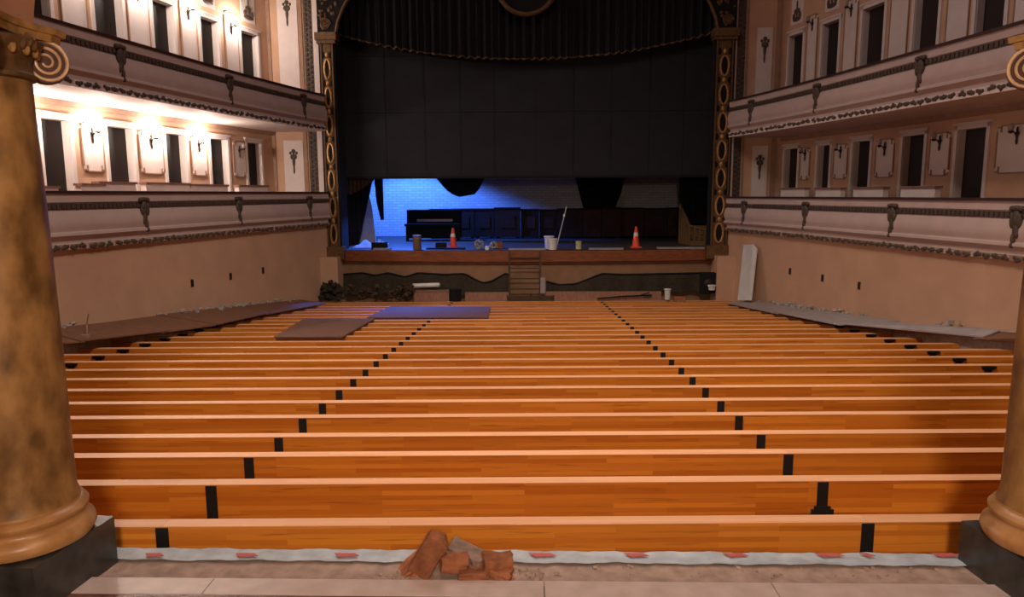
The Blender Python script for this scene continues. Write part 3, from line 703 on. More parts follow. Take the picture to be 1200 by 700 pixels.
# row of dark crates and cases along the back
rr = random.Random(11); xx = -4.1; i = 0
ztc = atY(618, 243, 29.5).z - ZS
while xx < 6.3:
    wd = rr.uniform(.7, 1.15); h = ztc - rr.uniform(0, .10)
    t = thing('scenery_case', 'dark red-brown scenery case, %s along the back wall from the covered piano' % ORD[i], 'case', (xx+wd/2, 29.9+rr.uniform(-.1, .1), ZS), group='scenery cases along the back of the stage')
    MB().box(-wd/2, wd/2, -.35, .35, .06, h-.06).build('body', 'crate', t)
    MB().box(-wd/2-.012, wd/2+.012, -.37, .37, h-.06, h).build('lid', 'black', t)
    MB().box(-wd*.28, wd*.28, -.37, -.35, h*.35, h*.75).build('front_panel', 'crate', t)
    for sx in (-1, 1):
        MB().box(sx*wd*.38-.05, sx*wd*.38+.05, -.3, .3, 0, .06).build('skid', 'black', t)
    xx += wd+.02; i += 1
# dark low piano-like mass beneath the blue wall
t = thing('covered_piano', 'dark covered upright piano silhouetted below the blue-lit wall', 'piano', (-3.9, 28.6, ZS))
pa = atY(478, 246, 28.6); pb = atY(540, 246, 28.6); hh = pa.z-ZS
MB().box(pa.x+3.9, pb.x+3.9, -.3, .3, .1, hh).build('body', 'black', t)
MB().box(pa.x+3.85, pb.x+3.95, -.62, -.28, hh*.48, hh*.56).build('keyboard_shelf', 'black', t)
for q in (pa.x+3.95, pb.x+3.85):
    MB().box(q-.05, q+.05, -.6, -.5, 0, hh*.5).build('leg', 'black', t)
MB().box(pa.x+4.3, pb.x+3.6, -.32, -.30, hh*.62, hh*.70).build('music_ledge', 'steel', t)

def cone(px, pyb, Y, h, label):
    p = atY(px, pyb, Y); t = thing('traffic_cone', label, 'traffic cone', (p.x, Y, ZS))
    MB().box(-.17, .17, -.17, .17, 0, .035).build('base', 'cone', t)
    MB().lathe([(.13, .035), (.035, h), (.02, h), (.01, h-.02)], (0, 0, 0), 16).build('cone_body', 'cone', t)
    r = lambda z: .13+(.035-.13)*(z-.035)/(h-.035)+.004
    MB().lathe([(r(h*.55), h*.55), (r(h*.72), h*.72), (r(h*.72)-.01, h*.72), (r(h*.55)-.01, h*.55)], (0, 0, 0), 16).build('white_band', 'white', t)
cone(531, 289, 24.6, .66, 'orange-red traffic cone on the blue-lit part of the stage')
cone(745, 290, 24.3, .70, 'orange-red traffic cone standing on a grey plank at the stage edge')
def bucket(px, Y, r, h, label, zb=ZS, m='white', dx=0):
    p = atY(px, 292, Y); t = thing('bucket', label, 'bucket', (p.x+dx, Y, zb))
    MB().lathe([(r*.82, 0), (r, h), (r*.94, h), (r*.78, .02)], (0, 0, 0), 20).build('body', m, t)
    MB().lathe([(r, h-.05), (r+.015, h-.045), (r+.015, h-.01), (r, h)], (0, 0, 0), 20).build('rim', m, t)
    MB().tube([(r*1.03*math.cos(a), -.02-r*math.sin(a)*.6, h-.05-r*.8*math.sin(a)) for a in [math.pi*i/12 for i in range(13)]], .006, 5).build('handle', 'steel', t, False)
bucket(647.5, 23.55, .16, .36, 'white plastic bucket at the stage edge in front of another')
bucket(643.5, 23.95, .16, .42, 'white bucket with reddish rags half hidden behind another bucket')
p1 = atY(651, 288, 24.0); p2 = atY(664, 242, 24.5)
t = thing('mop', 'pale mop handle leaning out of the white buckets', 'mop', p1)
MB().tube([(0, 0, -.2), tuple(p2-p1)], .022, 6).build('handle', 'steel', t, False)
MB().box(-.03, .03, -.03, .03, (p2-p1).z*.74, (p2-p1).z*.80, Matrix.Translation(((p2-p1).x*.77, (p2-p1).y*.77, 0))).build('clip', 'white', t)
MB().lathe([(.03, 0), (.10, -.1), (.09, -.16), (.02, -.17)], (0, 0, .02), 10).build('mop_head', 'cone', t)
def jar(px, Y, r, h, m, label, nm='tin_can', cat='can'):
    p = atY(px, 292, Y); t = thing(nm, label, cat, (p.x, Y, ZS))
    MB().lathe([(r*.96, 0), (r, .02), (r, h-.03), (r*.96, h)], (0, 0, 0), 18).build('body', m, t)
    MB().lathe([(r*1.03, h-.03), (r*1.03, h), (r*.5, h+.008)], (0, 0, 0), 18).build('lid', m, t)
jar(678, 23.7, .095, .26, 'yellow', 'small pale yellow container on the stage edge', 'paint_pot', 'container')
jar(489, 23.85, .14, .46, 'tin', 'brown cylindrical tin at the stage edge before the blue floor')
jar(838, 24.0, .09, .2, 'white', 'small white tub at the foot of the stage stair', 'paint_tub', 'container')
def coil(px, py, Y, R, label, tilt):
    p = atY(px, py, Y); pts = []
    rr = random.Random(int(px))
    for i in range(90):
        a = i*.42; q = R*(1-.75*rr.random()); pts.append((q*math.cos(a), .05*math.sin(i*.13)+.01*i/9, q*math.sin(a)))
    o = MB().tube(pts, .022, 5).build('cable_coil', 'cable', None, False); o.location = (p.x, Y, ZS+R*.95); o.rotation_euler = (tilt, 0, .3)
    return tag(o, label, 'cable')
coil(562, 288, 23.8, .17, 'large tangled coil of grey cable on the stage edge', -.25)
coil(579, 289, 23.85, .14, 'smaller tangled coil of grey cable beside a brown box', -.3)
t = thing('cardboard_box', 'small brown box behind the cable coils at the stage edge', 'box', (atY(582, 292, 24.15).x, 24.15, ZS))
MB().box(-.2, .2, -.12, .12, 0, .2).build('body', 'stage_wood', t); MB().box(-.2, .0, -.13, .13, .2, .212).build('flap', 'stage_wood', t); MB().box(.01, .2, -.13, .13, .2, .215).build('flap', 'stage_wood', t)
jar(571, 23.5, .07, .12, 'white', 'little white cup on the stage edge before the cables', 'paper_cup', 'cup')
for i, (a, b, Y, m, lb_) in enumerate([(596, 640, 23.4, 'ply_grey', 'grey plank lying on the stage edge left of the buckets'), (690, 730, 23.5, 'ply_grey', 'short grey plank lying on the stage edge right of the yellow container'),
                                 (728, 768, 24.2, 'pink_board', 'pale plank under the right traffic cone'), (770, 826, 23.75, 'ply_grey', 'long grey plank on the stage edge right of the cone'), (500, 545, 23.8, 'black', 'dark plank on the stage edge below the left cone'), (438, 458, 23.75, 'ply_grey', 'light plank stub at the edge below the crumpled sheet')]):
    xa, xb = atY(a, 292, Y).x, atY(b, 292, Y).x
    if i == 2: continue
    tag(MB().box(-(xb-xa)/2, (xb-xa)/2, -.12, .12, 0, .05).build('plank', m, None, loc=((xa+xb)/2, Y, ZS)), lb_, 'plank')
# small dark tool boxes on the left of the stage edge
for px, Y, wd, h, lb_ in ((445, 24.0, .5, .22, 'dark tool case lying by the crumpled sheet'), (517, 24.1, .35, .2, 'dark tool case beside the left traffic cone')):
    p = atY(px, 292, Y); t = thing('tool_case', lb_, 'tool case', (p.x, Y, ZS)); MB().box(-wd/2, wd/2, -.12, .12, 0, h).build('body', 'black', t); MB().tube([(-.08, 0, h), (-.08, 0, h+.05), (.08, 0, h+.05), (.08, 0, h)], .012, 5).build('handle', 'black', t, False)
# stair with balustrade at right
t = thing('stage_stair', 'old wooden stair balustrade descending at the right of the stage', 'stair', (atY(815, 288, 25.6).x, 25.6, ZS))
bx = t.location.x
def W(px, py, Y): p = atY(px, py, Y); return (p.x-bx, Y-25.6, p.z-ZS)
P0, P1, P2 = W(797, 240, 26.4), W(808, 265, 25.4), W(838, 272, 25.2)
for dz, r in ((0, .05), (-.28, .03)):
    MB().tube([(P0[0], P0[1], P0[2]+dz), (P1[0], P1[1], P1[2]+dz), (P2[0], P2[1], P2[2]+dz)], r, 6).build('hand_rail', 'rail_wood', t, False)
for i in range(11):
    u = i/10; a, b, v = (P0, P1, u*2) if u < .5 else (P1, P2, u*2-1)
    q = [a[j]+(b[j]-a[j])*v for j in range(3)]
    MB().box(q[0]-.03, q[0]+.03, q[1]-.03, q[1]+.03, 0, q[2]).build('baluster', 'rail_wood', t)
for i in range(4):
    MB().box(P1[0]+.02, P2[0], P1[1]+.05+i*.26, P1[1]+.31+i*.26, 0, .16*(i+1)).build('step', 'rail_wood', t)
pn = MB(); xa = P1[0]; xb = P2[0]; pn.box(xa, xb, P2[1]-.03, P2[1]+.02, 0, P2[2]-.3); pn.build('side_panel', 'rail_wood', t)
# brown cloth seen high in the left wing
strip_cloth('wing_drape', 'rust-brown drape in the left wing below the safety curtain', 9, [(398, 229), (412, 228), (424, 222), (437, 212)], 25.6, 'gilt_dark')

# ---- foot of the stage
def footp(px, py, Y): return atY(px, py, Y)
ZF = ztop(23.0)-.02
struct(MB().box(-6.6, 6.4, 22.72, 24.2, ZF-.8, ZF-.1).build('floor_stage_foot', 'dust'), 'dusty floor strip at the foot of the stage', 'floor')
ld = thing('wooden_ladder', 'short wooden ladder leaning against the middle of the stage edge', 'ladder', ((atY(597, 340, 22.9).x+atY(633, 340, 22.9).x)/2, 22.85, ZF-.1))
lw = (atY(633, 340, 22.9).x-atY(597, 340, 22.9).x)/2; lh = ZS-ZF+.12
for s in (-1, 1):
    MB().hexa([(s*lw-.03, -.04, 0), (s*lw+.03, -.04, 0), (s*lw+.03, .05, 0), (s*lw-.03, .05, 0), (s*lw-.03, .12, lh), (s*lw+.03, .12, lh), (s*lw+.03, .2, lh), (s*lw-.03, .2, lh)]).build('side_rail', 'ladder', ld)
for i in range(5):
    z = .16+i*.33; MB().box(-lw, lw, .0+.16*z/lh, .04+.16*z/lh, z, z+.035).build('rung', 'ladder', ld)
bxx = atY(618, 346, 22.7)
t = thing('wooden_crate', 'dark wooden crate under the foot of the ladder', 'crate', (bxx.x+.1, 22.84, ZF-.1))
for j in range(3): MB().box(-.75, .75, -.12, -.10, .01+j*.11, .10+j*.11).build('slat', 'ladder', t)
for sx in (-.72, .0, .72): MB().box(sx-.03, sx+.03, -.10, .1, 0, .33).build('batten', 'black', t)
# net swags
def swag(a, b, top, bot, Y, label):
    n = 40; rows = [[], [], []]
    xs_ = [p[0] for p in top]
    for i in range(n+1):
        px = a+(b-a)*i/n; pt = float(np.interp(px, xs_, [p[1] for p in top])); yy = apronY(atY(px, pt, Y).x)-.03
        A = atY(px, pt, yy); Bq = atY(px, bot, yy)
        d = .05*math.sin(i*1.1)
        rows[0].append(A); rows[1].append((A+Bq)/2 + Vector((0, -.08+d, 0))); rows[2].append(Bq + Vector((0, -.12+d, 0)))
    t = thing('debris_net', label, 'net', rows[2][n//2]); inv = Matrix.Translation(-rows[2][n//2])
    o = MB().grid(rows).build('mesh_sheet', 'net', t, False, False); o.matrix_parent_inverse = inv
    o = MB().tube(rows[0], .035, 5).build('top_hem', 'black', t, False); o.matrix_parent_inverse = inv
swag(400, 597, [(400, 322), (425, 320), (440, 323), (455, 320), (475, 325), (490, 320), (520, 322), (545, 321), (555, 327), (566, 332), (576, 330), (592, 321), (597, 322)], 346, 23.3, 'dark sagging net hung along the stage front left of the ladder')
swag(640, 829, [(640, 330), (655, 334), (675, 333), (690, 327), (705, 321), (730, 322), (780, 321), (829, 320)], 342, 23.3, 'dark sagging net hung along the stage front right of the ladder')
def floorbox(a, b, y0, y1, Y, dep, name, m, label, cat, mb=None, part='board'):
    A = atY(a, y1, Y); B_ = atY(b, y0, Y); hh = max(.05, B_.z-A.z); w2 = (B_.x-A.x)/2
    t = thing(name, label, cat, ((A.x+B_.x)/2, Y, A.z))
    MB().box(-w2, w2, 0, dep, -.08, hh).build(part, m, t)
    return t, w2, hh
floorbox(640, 775, 342, 352, 22.75, .12, 'timber_beam', 'pink_board', 'long pinkish timber at the stage foot right of the ladder', 'timber')
floorbox(545, 596, 343, 352, 22.75, .12, 'timber_beam', 'pink_board', 'pinkish timber at the stage foot between black bucket and ladder', 'timber')
t, w2, hh = floorbox(485, 526, 342, 352, 22.7, .3, 'storage_box', 'pink_board', 'pale wooden box at the stage foot below the white tube', 'box', part='body')
MB().box(-w2-.02, w2+.02, -.02, .32, hh, hh+.03).build('lid', 'apron_wall', t)
A = atY(484, 335, 22.85); B_ = atY(515, 334, 22.85)
t = thing('fluorescent_tube', 'white fluorescent tube lying on debris at the stage foot', 'tube', A)
MB().tube([(0, 0, 0), tuple(B_-A)], .07, 8).build('tube', 'white', t, False); MB().tube([tuple((B_-A)*.98), tuple((B_-A)*1.04)], .05, 6).build('end_cap', 'steel', t, False); MB().tube([tuple((B_-A)*-.04), tuple((B_-A)*.02)], .05, 6).build('end_cap', 'steel', t, False)
def bucket2(px, py, Y, r, h, m, label):
    p = atY(px, py, Y); t = thing('bucket', label, 'bucket', (p.x, Y, p.z))
    MB().lathe([(r*.82, 0), (r, h), (r*.94, h), (r*.78, .02)], (0, 0, 0), 18).build('body', m, t); MB().lathe([(r, h-.04), (r+.015, h-.035), (r+.015, h-.01), (r, h)], (0, 0, 0), 18).build('rim', m, t)
bucket2(534, 352, 22.7, .19, .36, 'black', 'black bucket at the stage foot beside the pale box')
bucket2(782, 351, 22.7, .10, .34, 'white', 'narrow white canister standing at the stage foot')
bucket2(834, 340, 22.8, .12, .16, 'white', 'white tub below the black speaker box at the right end of the stage')
floorbox(790, 803, 348, 352, 22.65, .12, 'brick', 'brick', 'single pale brick on the floor beside the white canister', 'brick', part='block')
t, w2, hh = floorbox(822, 839, 320, 341, 23.0, .3, 'speaker_box', 'black', 'black speaker box at the right end of the stage foot', 'speaker', part='body'); MB().lathe([(.01, 0), (.15, 0), (.13, .02), (.01, .03)], (0, 0, 0), 16, Matrix.Translation((0, -.001, hh*.4)) @ Matrix.Rotation(math.pi/2, 4, 'X')).build('speaker_cone', 'dark_box', t)
A = atY(636, 344, 22.8); tag(MB().box(-.07, .07, 0, .05, 0, .5).build('short_board', 'ply_grey', None, loc=A, rot=(-.1, 0, 0)), 'short pale board standing beside the foot of the ladder', 'board')
# branches / bars on the timber
A = atY(700, 350, 22.65); B_ = atY(764, 346, 22.65); tag(MB().tube([(0, 0, 0), tuple((B_-A)*.5+Vector((0, 0, .02))), tuple(B_-A)], .025, 5).tube([tuple((B_-A)*.75), tuple((B_-A)*.95+Vector((0, 0, .09)))], .02, 5).build('metal_bar', 'black', None, False, loc=A), 'dark bent metal bar lying before the long pinkish timber', 'bar')

def chunks(name, label, spots, m, rs, seed, kind='stuff', cat='rubble'):
    rr = random.Random(seed); mb = MB()
    for p in spots:
        r = rr.uniform(*rs); n = 6
        T = Matrix.Translation(p) @ Matrix.Rotation(rr.uniform(0, 6), 4, 'Z') @ Matrix.Rotation(rr.uniform(-.7, .7), 4, 'X')
        c = [Vector((sx*r*rr.uniform(.6, 1.2), sy*r*rr.uniform(.5, 1), sz*r*rr.uniform(.4, .8))) for sz in (-1, 1) for sx, sy in ((-1, -1), (1, -1), (1, 1), (-1, 1))]
        mb.hexa([T @ q for q in c])
    return tag(mb.build(name, m), label, cat, None, kind)
rr = random.Random(4); sp = []
for i in range(75):
    px = rr.uniform(377, 399); top = 328+abs(px-388)*.8; py = rr.uniform(top, 350); sp.append(atY(px, py, 22.6+rr.uniform(-.2, .3)))
chunks('debris_heap', 'dark heap of debris at the left end of the stage foot', sp, 'net', (.05, .10), 2)
sp = [atY(rr.uniform(400, 485), rr.uniform(334, 350), 22.6+rr.uniform(-.1, .3)) for i in range(70)]
chunks('timber_debris', 'brown low debris along the stage foot left of the pale box', sp, 'ladder', (.03, .08), 8)

# ================================================================== SHEETS, BOARDS, RUBBLE ALONG THE WALLS
def sheet(name, m, label, corners, th=.025, cat='board', dz=.012):
    P = [c if isinstance(c, Vector) else atTop(*c, dz) for c in corners]
    c = sum(P, Vector())/4
    mb = MB().hexa([p-c for p in P] + [p-c+Vector((0, 0, th)) for p in P])
    return tag(mb.build(name, m, None, loc=c), label, cat)
def wb(px, py, s, dz=0): p = hit(px, py, -.08, s); p.z += dz; return p
BASE = {-1: [(20, 390), (60, 384), (100, 381), (150, 375), (200, 368), (260, 362), (330, 354), (372, 349), (390, 347)], 1: [(860, 350.5), (872, 351.5), (900, 355), (950, 362), (1000, 370), (1050, 376), (1100, 380), (1180, 384), (1240, 388)]}
def wbase(px, s, dz=0, off=-.03):
    py = float(np.interp(px, [p[0] for p in BASE[s]], [p[1] for p in BASE[s]])); p = hit(px, py, off, s); p.z += dz; return p
FRONT = {-1: [(20, 408.5), (36, 407), (55, 405), (95, 402), (148, 396), (196, 390), (241, 385.5), (280, 376.5), (301, 372), (340, 363), (382, 356.5)],
         1: [(850, 355.7), (894, 365), (958, 378), (981, 382.5), (1028, 390), (1086, 395.6), (1150, 398.5), (1200, 402), (1250, 405)]}
ZB = {}
for s in (-1, 1):
    q = sorted([(p.y, p.z) for p in (wbase(b_[0], s, 0, .05) for b_ in BASE[s])]); ZB[s] = q
def side_front(px, s, dz=0):
    py = float(np.interp(px, [p[0] for p in FRONT[s]], [p[1] for p in FRONT[s]]))
    u = abs(px-610)/560; return atTop(px, py, .03+.14*max(0, u-.4)/.6) + Vector((0, 0, dz))
def side_wall(Y, s, dz=0, off=.05):
    p = cu(Y, off, s)[0]; p.z = float(np.interp(Y, [q[0] for q in ZB[s]], [q[1] for q in ZB[s]])) + dz; return p
for s in (-1, 1):
    rows = []
    for px in (range(24, 383, 16) if s < 0 else range(852, 1250, 16)):
        Fp = side_front(px, s, -.045); Wp = side_wall(Fp.y, s, -.03, .16); G_ = Fp.lerp(Wp, .45)
        rows.append([G_ + Vector((0, 0, -.7)), G_, Wp])
    struct(MB().grid(rows, False).build('floor_aisle_%s' % SIDE[s]['n'], 'dust', None, False), 'dusty sloping side aisle at the foot of the %s wall' % SIDE[s]['n'], 'floor')
def side_board(m, label, a, b, s, lam, dz=0):
    A_, B_ = side_front(a, s, dz), side_front(b, s, dz)
    return sheet('loose_board', m, label, [A_, B_, B_.lerp(side_wall(B_.y, s, dz, -.02), lam), A_.lerp(side_wall(A_.y, s, dz, -.02), lam)])
side_board('ply_red', 'rust-brown board by the left wall nearest the golden column', 30, 100, -1, .75)
side_board('ply_red', 'rust-brown board by the left wall, second from the golden column', 94, 198, -1, .9, .02)
side_board('ply_red', 'rust-brown board by the left wall, third from the golden column', 190, 262, -1, .97)
side_board('ply_red', 'rust-brown board by the left wall below the three switch boxes', 256, 318, -1, .97, .02)
side_board('ply_red', 'rust-brown board by the left wall reaching the debris heap', 312, 382, -1, .97)
side_board('ply_grey', 'grey board by the right wall at the foot of the leaning board', 851, 912, 1, .9)
side_board('ply_grey', 'grey board by the right wall, second from the stage', 905, 984, 1, .85, .02)
side_board('ply_grey', 'long grey board by the right wall with a broken end', 976, 1152, 1, .55, .04)
side_board('ply_red', 'rust-brown board by the right wall beyond the grey boards', 1140, 1245, 1, .6)
for s, rng in ((-1, [(50, 90, 14), (190, 345, 90)]), (1, [(880, 1012, 80), (1095, 1130, 8)])):
    rr = random.Random(20+s); sp = []
    for a_, b_, n_ in rng:
        for i in range(n_):
            px = rr.gauss((a_+b_)/2, (b_-a_)*.28); px = min(max(px, a_), b_); Y = wbase(px, s).y
            q = side_wall(Y, s, 0, .07-abs(rr.gauss(0, .12))); q.z += rr.uniform(-.01, .07); sp.append(q)
    chunks('plaster_rubble', 'broken pale plaster rubble along the foot of the %s wall' % SIDE[s]['n'], sp, 'rubble', (.015, .055), 30+s)
# plywood sheets lying on the benches
sheet('plywood_sheet', 'ply', 'brown plywood sheet lying across the benches left of centre', [(321, 396.5), (401, 396.5), (439, 375), (356, 375)], .03, 'plywood', .012)
sheet('plywood_sheet', 'ply', 'wide plywood sheet lying across the benches near the stage', [(430, 373.5), (572, 373.5), (575, 361), (458, 360)], .03, 'plywood', .012)
# leaning board on the right wall
q0 = hit(866, 352, -.45, 1); q1 = hit(881, 352, -.42, 1); q2 = hit(888, 288, -.02, 1); q3 = hit(873, 287, -.02, 1)
tv = Vector((-.05, -.02, .0))
cor = [q0, q1, Vector((q2.x, q2.y, q2.z-.1)), q2 + (q3-q2)*.3 + Vector((0, 0, .03)), q3 + Vector((0, 0, 0)), q3*.985+q0*.015]
c = sum(cor, Vector())/len(cor); N = len(cor); nb = MB(); A = [p-c for p in cor]; Bk = [p-c+tv for p in cor]
nb.add(A+Bk, [tuple(range(N)), tuple(range(N, 2*N))[::-1]] + [(i, (i+1) % N, N+(i+1) % N, N+i) for i in range(N)])
tag(nb.build('leaning_board', 'blue_board', None, loc=c), 'pale board with rounded top leaning on the right wall by the stage', 'board')
# switch boxes in the walls
for s, L in ((-1, ((225, 332), (270, 324), (308, 317))), (1, ((926, 318), (964, 326), (1007, 335)))):
    for px, py in L:
        wh = ['nearest the stage', 'middle one of three', 'farthest from the stage'][sorted(L, key=lambda q: abs(q[0]-618)).index((px, py))]
        p = hit(px, py, .1, s); Yc = hitY(px, py, .1, s); T = cmat(Yc, .1, s, p.z)
        t = thing('switch_box', 'small dark open switch box in the %s plaster wall, %s' % (SIDE[s]['n'], wh), 'switch box', T.translation, group='switch boxes in the %s wall' % SIDE[s]['n']); inv = Matrix.Translation(-T.translation)
        for nm, a, m in (('back_box', (-.05, .05, -.012, .02, -.085, .085), 'dark_box'), ('rim', (-.06, .06, -.006, .0, -.095, .095), 'tier_tan')):
            o = MB().box(*a, T).build(nm, m, t); o.matrix_parent_inverse = inv
# bare wire on the left boards
p = side_front(107, -1, .03) + Vector((-.15, .1, .03)); tag(MB().tube([(0, 0, -.02), (.03, 0, .12), (.0, .05, .22), (.07, .02, .42)], .012, 5).box(-.09, .05, -.05, .05, -.02, .05).build('loose_wire', 'wire', None, False, loc=p), 'thin wire sticking up from the benches by the left wall', 'wire')

# ================================================================== BRICK PILE ON THE THRESHOLD
def brick(px, py, Y, size, rot, label, m='brick', chip=.2, z=None):
    p = atY(px, py, Y); rr = random.Random(int(px*7+py))
    if z is not None: p.z = z
    bm = bmesh.new(); bmesh.ops.create_cube(bm, size=1)
    bmesh.ops.subdivide_edges(bm, edges=bm.edges, cuts=2, use_grid_fill=True)
    for v in bm.verts:
        v.co = Vector((v.co.x*size[0], v.co.y*size[1], v.co.z*size[2])) + Vector((rr.uniform(-1, 1), rr.uniform(-1, 1), rr.uniform(-1, 1)))*.006
        if v.co.x > size[0]*.45: v.co.x -= rr.random()*chip*size[0]
    bmesh.ops.bevel(bm, geom=[e for e in bm.edges if e.calc_face_angle(0) > .9], offset=.006, segments=1, affect='EDGES')
    me = bpy.data.meshes.new('brick'); bm.to_mesh(me); bm.free(); me.materials.append(MT[m])
    o = link('brick', me, None, p, rot)
    return tag(o, label, 'brick', 'bricks piled on the threshold')
ZL = -.028
brick(490, 661, 4.17, (.26, .13, .085), (.25, -.80, .1), 'large reddish brick tilted at the outer end of the pile')
brick(504, 649, 4.11, (.30, .075, .14), (.1, -1.05, -.15), 'big brick slab propped upright on edge, tallest in the pile', chip=.2)
brick(547, 648, 4.20, (.23, .12, .07), (.2, .30, -.25), 'grey mortar-caked brick lying atop the pile', 'brick_grey', .1)
brick(533, 659, 4.12, (.17, .10, .10), (.1, .08, .2), 'bright orange broken brick in the middle of the pile', chip=.1)
brick(520, 675, 4.19, (.22, .12, .06), (0, 0, .1), 'dark brick underneath the upright slab', 'brick_grey', z=ZL+.032)
brick(554, 674, 4.085, (.17, .10, .06), (0, .02, .08), 'small brick lying flat at the bottom of the pile', z=ZL+.034, chip=.08)
brick(583, 660, 4.14, (.19, .12, .10), (.15, .10, .3), 'chunky dark red broken brick at the end of the pile', chip=.12)
brick(588, 674, 4.10, (.15, .10, .075), (0, .0, -.2), 'rounded brick stub beneath the chunky dark red brick', chip=.2, z=ZL+.038)
brick(559, 661, 4.18, (.13, .10, .12), (.2, .2, .5), 'greyish brick fragment between the grey brick and the red chunk', 'brick_grey', .1)
sp = [atZ(rr.uniform(560, 640), rr.uniform(666, 679), ZL+.01) for i in range(50)] + [atZ(rr.uniform(440, 480), rr.uniform(668, 679), ZL+.008) for i in range(16)] + [atZ(rr.uniform(640, 1100), rr.uniform(662, 678), ZL+.004) for i in range(40)]
chunks('brick_crumbs', 'small brick crumbs scattered on the dusty ledge', sp, 'dust', (.004, .014), 9)

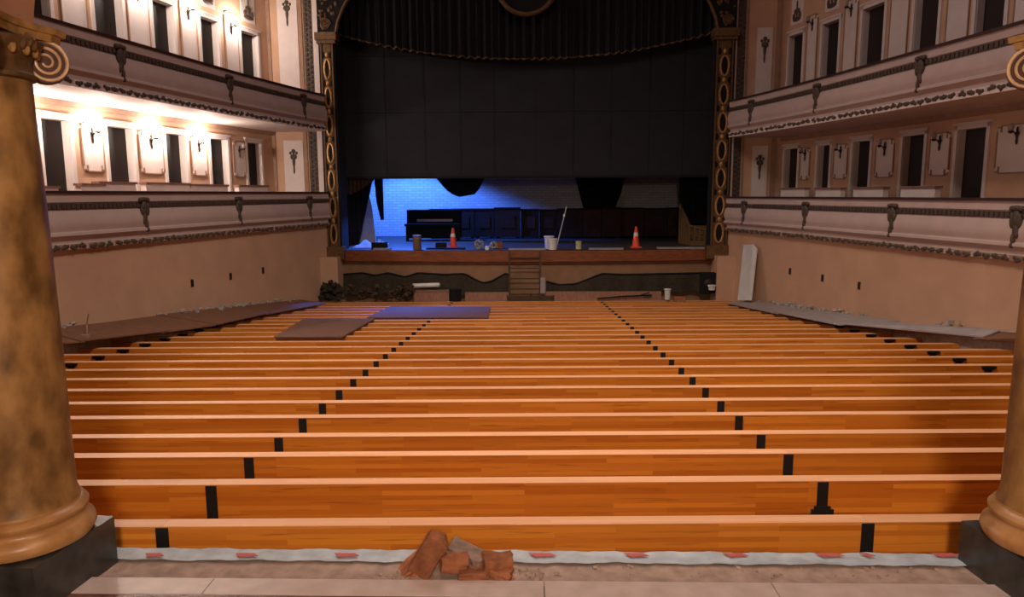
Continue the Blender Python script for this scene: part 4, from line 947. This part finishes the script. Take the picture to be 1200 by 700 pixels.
# ================================================================== COLUMNS
def column(ax, ay, s, ph, zcap, label, flare):
    """s = side (+1 when the hall lies to the right of the column)"""
    t = thing('column', label, 'column', (ax, ay, 0))
    a = math.radians(6)*(-s) if s > 0 else math.radians(6)
    R = Matrix.Rotation(a, 4, 'Z')
    h = .328
    pl = MB().box(-h, h, -h, h, -.03, ph, R).build('plinth', 'plinth', t)
    z = ph
    prof = [(.30, 0), (.355, .015), (.372, .05), (.365, .085), (.335, .11), (.325, .12), (.318, .135), (.322, .15), (.338, .165), (.34, .185), (.325, .205), (.30, .215), (.296, .235)]
    MB().lathe([(r, z+q) for r, q in prof], (0, 0, 0), 56).build('base', 'marble_base', t)
    zs0, zs1 = z+.23, zcap-.30
    MB().lathe([(.300, zs0), (.284, zs0+.05), (.281, zs0+.3), (.277, zs0+(zs1-zs0)*.4), (.266, zs0+(zs1-zs0)*.7), (.252, zs1)], (0, 0, 0), 56).build('shaft', 'marble', t)
    MB().lathe([(.252, zs1-.01), (.275, zs1), (.28, zs1+.02), (.262, zs1+.035), (.255, zs1+.09), (.27, zs1+.13), (.31, zs1+.17), (.32, zs1+.20), (.27, zs1+.22)], (0, 0, 0), 40).build('necking', 'gilt_dark', t)
    # egg and dart band
    eg = MB()
    for i in range(20):
        q = 2*math.pi*i/20; eg.ball((.285*math.cos(q), .285*math.sin(q), zs1+.15), 1, 6, 5, .022, .022, .036)
    eg.build('egg_band', 'gilt', t, False)
    ab = MB(); n = 10; ring = []
    for k in range(4):
        a0 = math.pi/4+k*math.pi/2
        for i in range(n):
            u = i/n; c0 = Vector((math.cos(a0), math.sin(a0), 0))*.47; c1 = Vector((math.cos(a0+math.pi/2), math.sin(a0+math.pi/2), 0))*.47
            p = c0.lerp(c1, .04+.92*u); p *= 1 - .17*math.sin(math.pi*u); ring.append(p)
    N = len(ring)
    for z0, z1, sc in ((zcap-.075, zcap-.035, .93), (zcap-.035, zcap, 1.0)):
        A = [p*sc*.985+Vector((0, 0, z0)) for p in ring]; Bk = [p*sc+Vector((0, 0, z1)) for p in ring]
        ab.add(A+Bk, [tuple(range(N))[::-1], tuple(range(N, 2*N))] + [(i, (i+1) % N, N+(i+1) % N, N+i) for i in range(N)])
    ab.build('abacus', 'gilt', t)
    for k in range(4):
        an = math.pi/4+k*math.pi/2; d = Vector((math.cos(an), math.sin(an), 0)); nn = Vector((-d.y, d.x, 0))
        c0 = d*.325 + Vector((0, 0, zcap-.185))
        T = Matrix((d, Vector((0, 0, 1)), nn)).transposed().to_4x4(); T.translation = c0
        vb = MB().lathe([(.001, -.03), (.115, -.03), (.12, -.02), (.12, .02), (.115, .03), (.001, .03)], (0, 0, 0), 28, T)
        vo = vb.build('volute', 'volute', t)
        sp_ = MB()
        for sd in (-1, 1):
            pts = []
            for i in range(64):
                th_ = math.pi*.62 - i*(2*math.pi*2.75/63); r = .118*(1-i/63*.86)
                pts.append(T @ Vector((r*math.cos(th_), r*math.sin(th_), sd*.032)))
            # tail running back to the abacus
            tail = [T @ Vector((-.26, .135, sd*.02)), T @ Vector((-.16, .128, sd*.03))]
            sp_.tube(tail+pts, [.012]*2+[.0105*(1-.4*i/63) for i in range(64)], 6)
        sp_.build('spiral', 'gilt_pale', vo, False)
    # leaf between the volutes
    lf = MB()
    for k in range(4):
        an = k*math.pi/2
        for q in (-.3, 0, .3):
            lf.ball((.30*math.cos(an+q*.5), .30*math.sin(an+q*.5), zcap-.105-.05*abs(q)), 1, 6, 5, .022, .022, .04)
    lf.build('leaf_ornament', 'gilt_dark', t, False)
    # springer above
    w_ = .20 if flare else .15; mb = MB(); rows = []
    for i in range(9):
        u = i/8; z = zcap-.005 + u*(3.82-zcap); e = w_ + flare*u*u*.5 + flare*.18*u
        rows.append([R @ Vector(q) for q in ((-w_, -w_, z), (e if s > 0 else w_, -w_, z), (e if s > 0 else w_, w_, z), (-w_, w_, z), (-w_, -w_, z))])
    mb.grid(rows, False)
    mb.build('springer', 'salmon', t)
    return t
column(-2.985, 3.975, 1, .282, 3.215, 'golden-brown marble column with gilded volute capital and black plinth on the left', .3)
column(3.045, 4.05, -1, .251, 3.145, 'golden-brown marble column with gilded volute capital and black plinth on the right', 0)

# ================================================================== pieces of parts become sub-parts
SUB = {'white_band': 'cone_body', 'rim': 'body', 'lid': 'body', 'front_panel': 'body', 'bulb': 'cup', 'glass_shade': 'cup', 'speaker_cone': 'body', 'dark_oval': 'gilded_field',
       'dark_side_oval': 'gilded_field', 'boss': 'gilded_field', 'gold_fringe': 'drape', 'garland': 'fascia', 'cartouche': 'fascia', 'top_hem': 'mesh_sheet', 'clip': 'handle', 'music_ledge': 'body', 'foot_bracket': 'post_'}
for t in [o for o in S.objects if o.parent is None and o.type == 'EMPTY' and o.get('kind') != 'structure']:
    kids = {}
    for c in t.children: kids.setdefault(c.name.split('.')[0], c)
    for c in list(t.children):
        p = kids.get(SUB.get(c.name.split('.')[0]))
        if p is not None and p.matrix_basis == Matrix.Identity(4) and p.matrix_parent_inverse == c.matrix_parent_inverse:
            c.parent = p; c.matrix_parent_inverse = Matrix.Identity(4)
